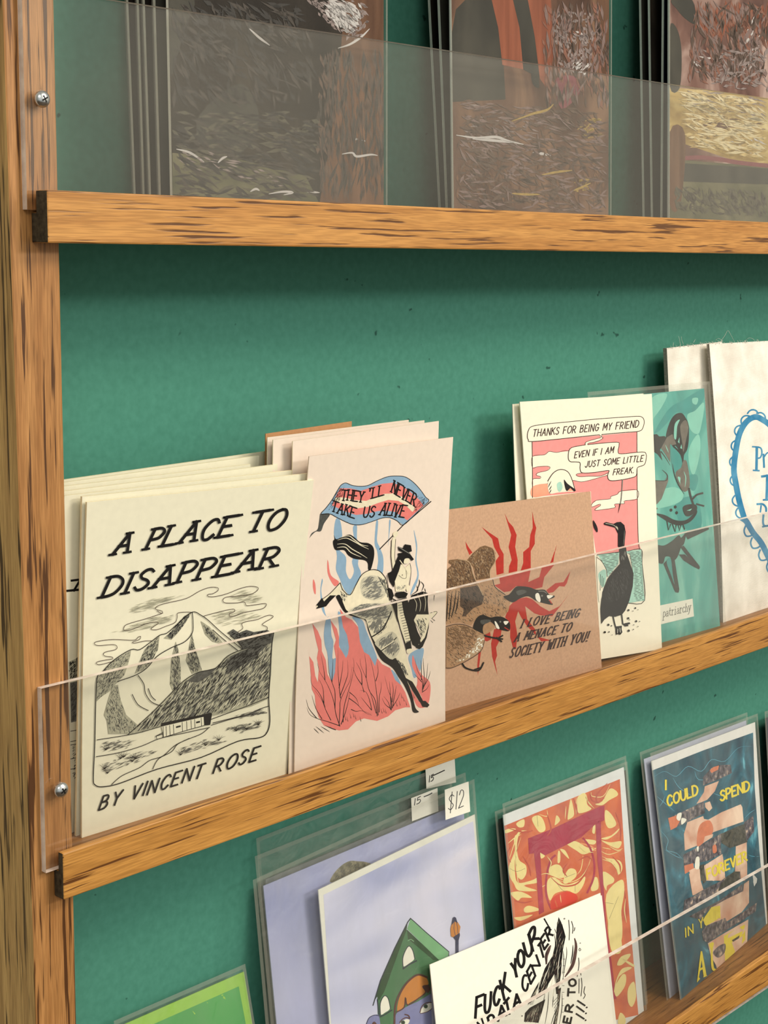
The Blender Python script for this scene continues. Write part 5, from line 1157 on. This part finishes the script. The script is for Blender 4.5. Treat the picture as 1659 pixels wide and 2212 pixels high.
for d in ["1050,880 1030,960 1000,1060", "1075,860 1070,960 1040,1100", "1120,620 1100,760 1090,900", "900,1010 870,1090", "1010,760 960,880 920,980"]: a.S(WHITE, 7, d, taper=2)
for k in range(7): a.S(CHAR, 4, np.array([(1050 + k * 4, 1140 + k * 34), (1095 - k * 4, 1090 + k * 34)]))
for k in range(9): a.S(CHAR, 4, np.array([(1150 - k * 2, 690 + k * 70), (1172 - k * 2, 690 + k * 70)])); a.S(CHAR, 4, np.array([(830 - k * 4, 1060 + k * 14), (868 - k * 4, 1050 + k * 14)]))
a.S(BRW, 34, "978,745 975,660 1000,590 1020,545", taper=2); a.S(BRW, 34, "1272,470 1288,560 1262,720 1220,810 1170,880", taper=2); a.S(INK, 10, "1255,540 1250,640 1230,740", taper=2); a.S(INK, 9, "970,750 970,660 985,590", taper=2)
for d in ["1210,280 1218,380 1215,490", "1240,292 1255,350 1250,420", "1275,358 1272,380 1265,395", "1315,678 1318,760 1300,875", "1320,900 1318,1050", "1345,890 1350,980 1340,1080", "1382,980 1370,1040 1385,1070 1365,1108", "1335,830 1340,860"]: a.S(INK, 6, d)
a.D(GREY, 1165, 265, 8); a.D(GREY, 1332, 522, 6); a.S(INK, 4, "1325,575 1338,590 1328,605 1318,592 1325,575"); a.D(INK, 718, 1290, 6)
glyphs('TO', [(1272, 1078, 6, -75, -70, 0), (1282, 975, 4, -70, -70, 0)], 20)
glyphs('ER', [(1225, 1368, 14, -62, -72, -14), (1246, 1250, 12, -76, -72, -14)], 20)
for d in ["1305,1130 1380,1180", "1295,1190 1370,1245", "1290,1268 1370,1320"]: a.S(INK, 17, d, False)
for x, y in [(1400, 1200), (1392, 1262), (1388, 1335)]: a.D(INK, x, y, 9)
od = build_sheet('greeting_card', ds, paper('bright_white_card', (250, 248, 236), 0.8, 0.02), a)
tag(od, 'white card with slanted black DATA CENTER lettering, standing before the marbled print', 'greeting card')
d2 = lean((933, 2090), (1300, 1934), .0330, (952, 2212), (1328, 2180))
o = build_sheet('card_back', d2, WHITE, None, od)
# green card
grs = lean((250, 2221), (527, 2099), .0535, (262, 2320), (545, 2210), pr='GREEN')
a = Art(grs).view(0, 1400, 2.676)
a.P(ramp_noise('green_gradient_print', [(0.3, (56, 140, 70)), (0.65, (92, 176, 96))], (8, 8, 8), 1.0, 2.0, 0, 0.7), "760,2230 1380,1955 1450,2330 1500,2700 850,2900")
og = build_sheet('greeting_card', grs, paper('lime_border', (150, 198, 82), 0.75, 0.04), a)
tag(og, 'green card with a lime border in the bottom left corner', 'greeting card')
sleeve(og, grs, (.001, .004, .001, 0.0), .0005)

# ------------------------------------------------------------------ upper shelf: sleeved paintings
EDGEW = paper('mat_board_edge', (214, 216, 214), 0.7, 0.05, 400)
PA = ramp_noise('painted_dark_umber', [(0.32, (30, 26, 25)), (0.55, (46, 41, 37)), (0.7, (66, 58, 50))], (30, 30, 12), 1.0, 6.0, 0.6, 0.6, 0.06)
PB = ramp_noise('painted_brown', [(0.30, (56, 40, 34)), (0.5, (96, 70, 58)), (0.66, (128, 98, 78))], (36, 36, 16), 1.0, 7.0, 0.8, 0.6, 0.06)
PC = ramp_noise('painted_mauve_brown', [(0.30, (70, 46, 44)), (0.5, (118, 88, 80)), (0.68, (172, 148, 140))], (36, 36, 22), 1.0, 7.0, 0.8, 0.6, 0.06)
PUMB = ramp_noise('painted_trunk', [(0.3, (84, 58, 44)), (0.7, (120, 88, 68))], (120, 120, 10), 1.0, 5.0, 0.3, 0.6, 0.06)
RUST = ramp_noise('painted_rust', [(0.3, (108, 62, 48)), (0.7, (156, 94, 72))], (120, 120, 8), 1.0, 5.0, 0.3, 0.6, 0.06)
SLG = ramp_noise('painted_slate', [(0.3, (50, 50, 48)), (0.7, (74, 72, 66))], (40, 40, 20), 1.0, 5.0, 0.3, 0.6, 0.06)
OCH = ramp_noise('painted_ochre', [(0.3, (128, 102, 58)), (0.52, (176, 152, 96)), (0.7, (214, 198, 150))], (26, 26, 70), 1.0, 6.0, 0.9, 0.6, 0.06)
OLV = ramp_noise('painted_olive_and_reflection', [(0.3, (74, 76, 58)), (0.7, (116, 112, 88))], (30, 30, 60), 1.0, 6.0, 0.6, 0.6, 0.06)
DAB = paper('pale_paint', (132, 118, 116), 0.5, 0.25, 300); DABW = paper('white_paint_and_glint', (186, 182, 182), 0.5, 0.05); YDAB = paper('yellow_paint', (158, 132, 68), 0.5, 0.15, 300); MGD = paper('magenta_paint', (120, 58, 66), 0.5, 0.1)
def panel(bl, br, y, tl_dir, tr_dir, h, th=0.0016):
    """a board standing on the upper shelf: bottom corners, and where its side edges run at the top of the photo"""
    BL, BR = on_y(bl[0], bl[1], y), on_y(br[0], br[1], y)
    BL[2] = SHELF['up']['fz'](BL[0]) + .0002; BR[2] = SHELF['up']['fz'](BR[0]) + .0002
    q = on_x(tl_dir[0], tl_dir[1], BL[0]); d = (q - BL) / (q[2] - BL[2])
    q2 = on_x(tr_dir[0], tr_dir[1], BR[0]); d2 = (q2 - BR) / (q2[2] - BR[2])
    ky = float(np.clip((d[1] + d2[1]) / 2, 0.02, 0.14)); k = np.array([0, ky, 1.0])
    print('PRINT panel w', np.linalg.norm(BR - BL), 'lean', d[1], d2[1])
    return Sheet(BL + k * h, BR + k * h, BR, BL, th=th, nu=8, nv=12)
def finish(sh, mat, art, label, group='sleeved paintings on the top shelf', lft=.0018):
    o = build_sheet('sleeved_painting', sh, mat, art, edge=EDGEW)
    tag(o, label, 'painting', group); sleeve(o, sh, (lft, .004, .0022, .0), .0006, .0012, film=FILM)
    return o
def dabs(a, region, inks, n, ang, ln, w, seed, jit=0.3):
    for i, k in enumerate(inks): a.H(k, region, n, ang + (i - 1) * 9, ln, w * (1 - .12 * i), seed + i * 7, jit)
UM1 = paper('umber_stroke', (56, 48, 42), 0.5, 0.2, 300); UM2 = paper('dark_umber_stroke', (34, 30, 28), 0.5, 0.2, 300); UM3 = paper('olive_stroke', (76, 72, 58), 0.5, 0.2, 300); UM4 = paper('trunk_stroke', (88, 66, 53), 0.5, 0.2, 300)
BR1 = paper('russet_stroke', (122, 78, 62), 0.5, 0.2, 300); BR2 = paper('brown_stroke', (76, 56, 46), 0.5, 0.2, 300); BR3 = paper('mauve_stroke', (116, 94, 90), 0.5, 0.2, 300); OC1 = paper('straw_stroke', (190, 168, 114), 0.5, 0.15, 300); OC2 = paper('ochre_stroke', (168, 142, 88), 0.5, 0.2, 300); OC3 = paper('pale_straw_stroke', (206, 192, 154), 0.5, 0.1, 300)
# left stack
pa = panel((373, 418), (829, 443), .0135, (365, 0), (832, 0), .21)
a = Art(pa); a.clip = True
a.P(PUMB, "745,0 835,0 832,445 690,440 715,300 735,120"); a.P(SLG, "360,0 420,0 400,60 380,130 368,160", True); a.P(OLV, "372,330 520,345 660,380 690,440 372,420"); a.P(SLG, "430,250 520,180 560,260 520,330 440,320", True)  # the olive foot mostly holds the acrylic's reflection, put into its colour
for d, n, an in [("660,0 790,0 800,30 770,78 730,72 690,35", 190, 38), ("740,60 800,40 790,78 750,100", 40, -35), ("380,320 470,330 500,360 420,372 380,350", 16, 12), ("440,235 560,250 560,275 440,262", 14, 15), ("510,350 640,395 620,410 500,372", 10, 20)]: a.H(DAB, d, n, an, 16, 4.5, n, 0.35)
a.H(DABW, "690,0 770,0 770,72 720,60", 90, 40, 24, 6, 5, 0.25)
for d in ["538,62 560,82 582,98", "730,104 755,96 780,80 798,62", "738,333 760,330 770,338 800,334 815,336", "745,305 752,298 790,305"]: a.S(DABW, 5, d, taper=2)
for d in ["540,414 552,408 560,412", "580,419 610,414 632,416 612,421", "660,414 690,416"]: a.S(DABW, 5, d, taper=2)  # glints along the bottom, drawn as white strokes
dabs(a, "690,100 832,100 832,440 680,440", [UM4, BR2, UM1], 150, 86, 40, 7, 31, 0.12); dabs(a, "370,240 700,240 690,440 372,420", [UM3, UM1, UM2], 170, 15, 34, 8, 41, 0.3); dabs(a, "365,0 660,0 700,240 370,240", [UM2, UM1, UM2], 120, 50, 40, 8, 51, 0.4)
for d in ["540,414 552,408 560,412", "580,419 610,414 632,416 612,421", "738,333 760,330 770,338 800,334 815,336", "538,62 560,82 582,98", "380,322 410,330 440,350", "470,352 480,342 490,338"]: a.S(DABW, 5, d, taper=2)  # bottom glints drawn again over the dabs, with the white paint strokes
a.H(DAB, "380,318 470,330 640,395 620,410 420,365", 26, 18, 22, 3.5, 61, 0.2); a.H(DABW, "690,0 790,0 780,76 735,72 700,35", 60, 40, 22, 6, 62, 0.35)
finish(pa, PA, a, 'dark umber sleeved painting with pale strokes, front of the left stack on the top shelf')
for i, (xb, xt, y, lab, mt) in enumerate([(348, 337, .021, 'dark sleeved painting second from the front of the left top-shelf stack', SLG), (327, 314, .029, 'dark sleeved painting third from the front of the left top-shelf stack', PA), (313, 301, .036, 'dark sleeved painting fourth from the front of the left top-shelf stack', SLG), (294, 278, .043, 'grey-edged sleeved painting rearmost of the left top-shelf stack', PA)]):
    sh = panel((xb, 415), (xb + 440, 438), y, (xt, 0), (xt + 445, 0), .205 + .002 * i)
    finish(sh, mt, None, lab, lft=.0026)
# middle stack
pb = panel((981, 452), (1315, 466), .0135, (972, 0), (1319, 0), .21)
a = Art(pb)
a.P(SLG, "975,220 972,70 985,20 1005,0 1062,0 1078,60 1088,140 1092,215"); a.P(RUST, "1062,0 1110,0 1122,60 1130,150 1085,140 1076,60"); a.P(SLG, "1108,0 1140,0 1155,80 1166,170 1130,150 1122,60"); a.P(RUST, "1140,0 1190,0 1196,120 1180,190 1166,170 1155,80"); a.P(PUMB, "1290,0 1320,0 1318,165 1295,160")
a.H(DAB, "1200,20 1280,20 1290,180 1200,150", 120, 80, 12, 5, 3, 0.5); a.P(MGD, "1200,172 1240,165 1252,200 1212,235", True); a.P(SLG, "1148,150 1162,165 1164,190 1150,180", True)
for d in ["985,292 1030,298 1070,296 1095,304 1130,312", "1020,300 1060,303 1110,308", "1150,330 1170,332 1190,336"]: a.S(DABW, 6, d, taper=2)
for d in ["1170,378 1200,372 1235,368", "1240,395 1265,388 1290,390", "1105,418 1135,420 1165,420", "1238,412 1255,405 1275,395", "1195,225 1180,238 1150,246 1105,262"]: a.S(YDAB, 6, d, taper=2)
a.H(YDAB, "1240,260 1300,250 1310,300 1250,300", 50, -20, 14, 4, 4, 0.3); a.H(YDAB, "1238,390 1285,385 1280,412 1240,415", 40, -20, 14, 4, 5, 0.3); a.H(DAB, "990,220 1180,240 1180,330 1000,330", 60, 8, 22, 3, 6, 0.2); a.H(PUMB, "985,330 1310,345 1310,460 985,450", 200, 85, 26, 5, 7, 0.2)
a.D(DABW, 1221, 35, 4); a.H(DABW, "1240,65 1265,65 1275,95 1255,90", 16, 40, 8, 4, 8); a.H(DABW, "1225,130 1280,135 1270,165 1230,160", 30, -50, 12, 4, 9)
dabs(a, "1165,0 1315,0 1318,240 1180,240", [BR1, BR2, BR3], 110, 84, 34, 7, 71, 0.2); dabs(a, "985,215 1315,240 1312,460 985,450", [BR2, BR3, UM4], 230, 12, 30, 6, 81, 0.5); a.H(DAB, "1190,60 1290,60 1270,170 1210,170", 80, 70, 14, 5, 91, 0.6); a.H(DABW, "1230,130 1275,135 1262,165 1232,158", 16, -40, 12, 4, 92)
for d in ["985,292 1030,298 1070,296 1095,304 1130,312", "1020,300 1060,303 1110,308"]: a.S(DABW, 6, d, taper=2)
for d in ["1170,378 1200,372 1235,368", "1105,418 1135,420 1165,420", "1238,412 1255,405 1275,395", "1195,225 1180,238 1150,246 1105,262"]: a.S(YDAB, 5, d, taper=2)
finish(pb, PB, a, 'brown sleeved painting with rust trunks, front of the middle stack on the top shelf')
for i, (xb, xt, y, lab, mt) in enumerate([(969, 945, .023, 'slate sleeved painting second from the front of the middle top-shelf stack', SLG), (954, 924, .034, 'dark sleeved painting rearmost of the middle top-shelf stack', PA)]):
    sh = panel((xb, 450), (xb + 330, 464), y, (xt, 0), (xt + 345, 0), .206)
    finish(sh, mt, None, lab, lft=.0022)
# right stack
pc = panel((1447, 469), (1760, 482), .0135, (1442, 0), (1772, 0), .21)
a = Art(pc)
a.P(OCH, "1445,188 1560,198 1780,230 1780,380 1600,352 1445,300"); a.P(OLV, "1445,330 1470,345 1780,372 1780,490 1445,470"); a.P(SLG, "1470,352 1660,364 1780,375 1780,400 1640,398 1470,392"); a.S(MGD, 9, "1470,343 1510,340 1560,345 1600,352 1660,358"); a.P(SLG, "1450,0 1495,0 1502,50 1480,40 1462,20", True); a.P(SLG, "1446,60 1462,62 1472,110 1468,190 1446,186", True); a.P(PUMB, "1446,285 1480,290 1470,440 1446,440", True)
a.H(RUST, "1500,0 1659,0 1659,110 1500,90", 160, 88, 40, 6, 3, 0.15); a.H(DAB, "1485,100 1659,110 1659,190 1500,180", 120, 20, 20, 3, 4, 0.5); a.H(DABW, "1560,90 1640,30 1659,150 1600,170", 26, -60, 20, 3, 5, 0.3)
for d in ["1495,130 1505,140 1515,145", "1510,122 1530,126 1540,122", "1610,75 1628,40 1640,25", "1600,100 1620,80 1630,60"]: a.S(DABW, 4, d, taper=2)
a.H(DABW, "1500,285 1659,300 1659,345 1560,330", 30, 18, 22, 2.5, 6, 0.25); a.H(PUMB, "1470,250 1659,262 1659,285 1470,275", 90, 5, 36, 4, 7, 0.15); a.H(YDAB, "1480,290 1659,310 1659,350 1520,330", 90, 16, 26, 4, 8, 0.2); a.H(DAB, "1470,192 1659,210 1659,260 1470,240", 90, 6, 30, 4, 9, 0.2)
dabs(a, "1500,0 1659,0 1659,190 1480,180", [BR1, BR3, BR2], 130, 80, 34, 7, 101, 0.4); dabs(a, "1455,190 1659,215 1659,345 1480,318", [OC1, OC2, OC3], 170, 7, 34, 6, 111, 0.25); dabs(a, "1455,400 1659,410 1659,472 1455,462", [UM3, UM1, UM3], 90, 60, 22, 6, 121, 0.6); a.H(DAB, "1540,110 1659,90 1659,200 1540,190", 70, -30, 20, 5, 131, 0.7)
finish(pc, PC, a, 'mauve and ochre sleeved painting, front of the right stack on the top shelf')
for i, (xb, xt, y, lab, mt) in enumerate([(1432, 1428, .021, 'navy sleeved painting second from the front of the right top-shelf stack', None), (1412, 1397, .029, 'dark sleeved painting third from the front of the right top-shelf stack', PA), (1394, 1378, .037, 'slate sleeved painting rearmost of the right top-shelf stack', SLG)]):
    sh = panel((xb, 467), (xb + 310, 480), y, (xt, 0), (xt + 330, 0), .205)
    finish(sh, mt or paper('navy_board', (20, 26, 50), 0.5, 0.2, 90), None, lab, lft=.0022)
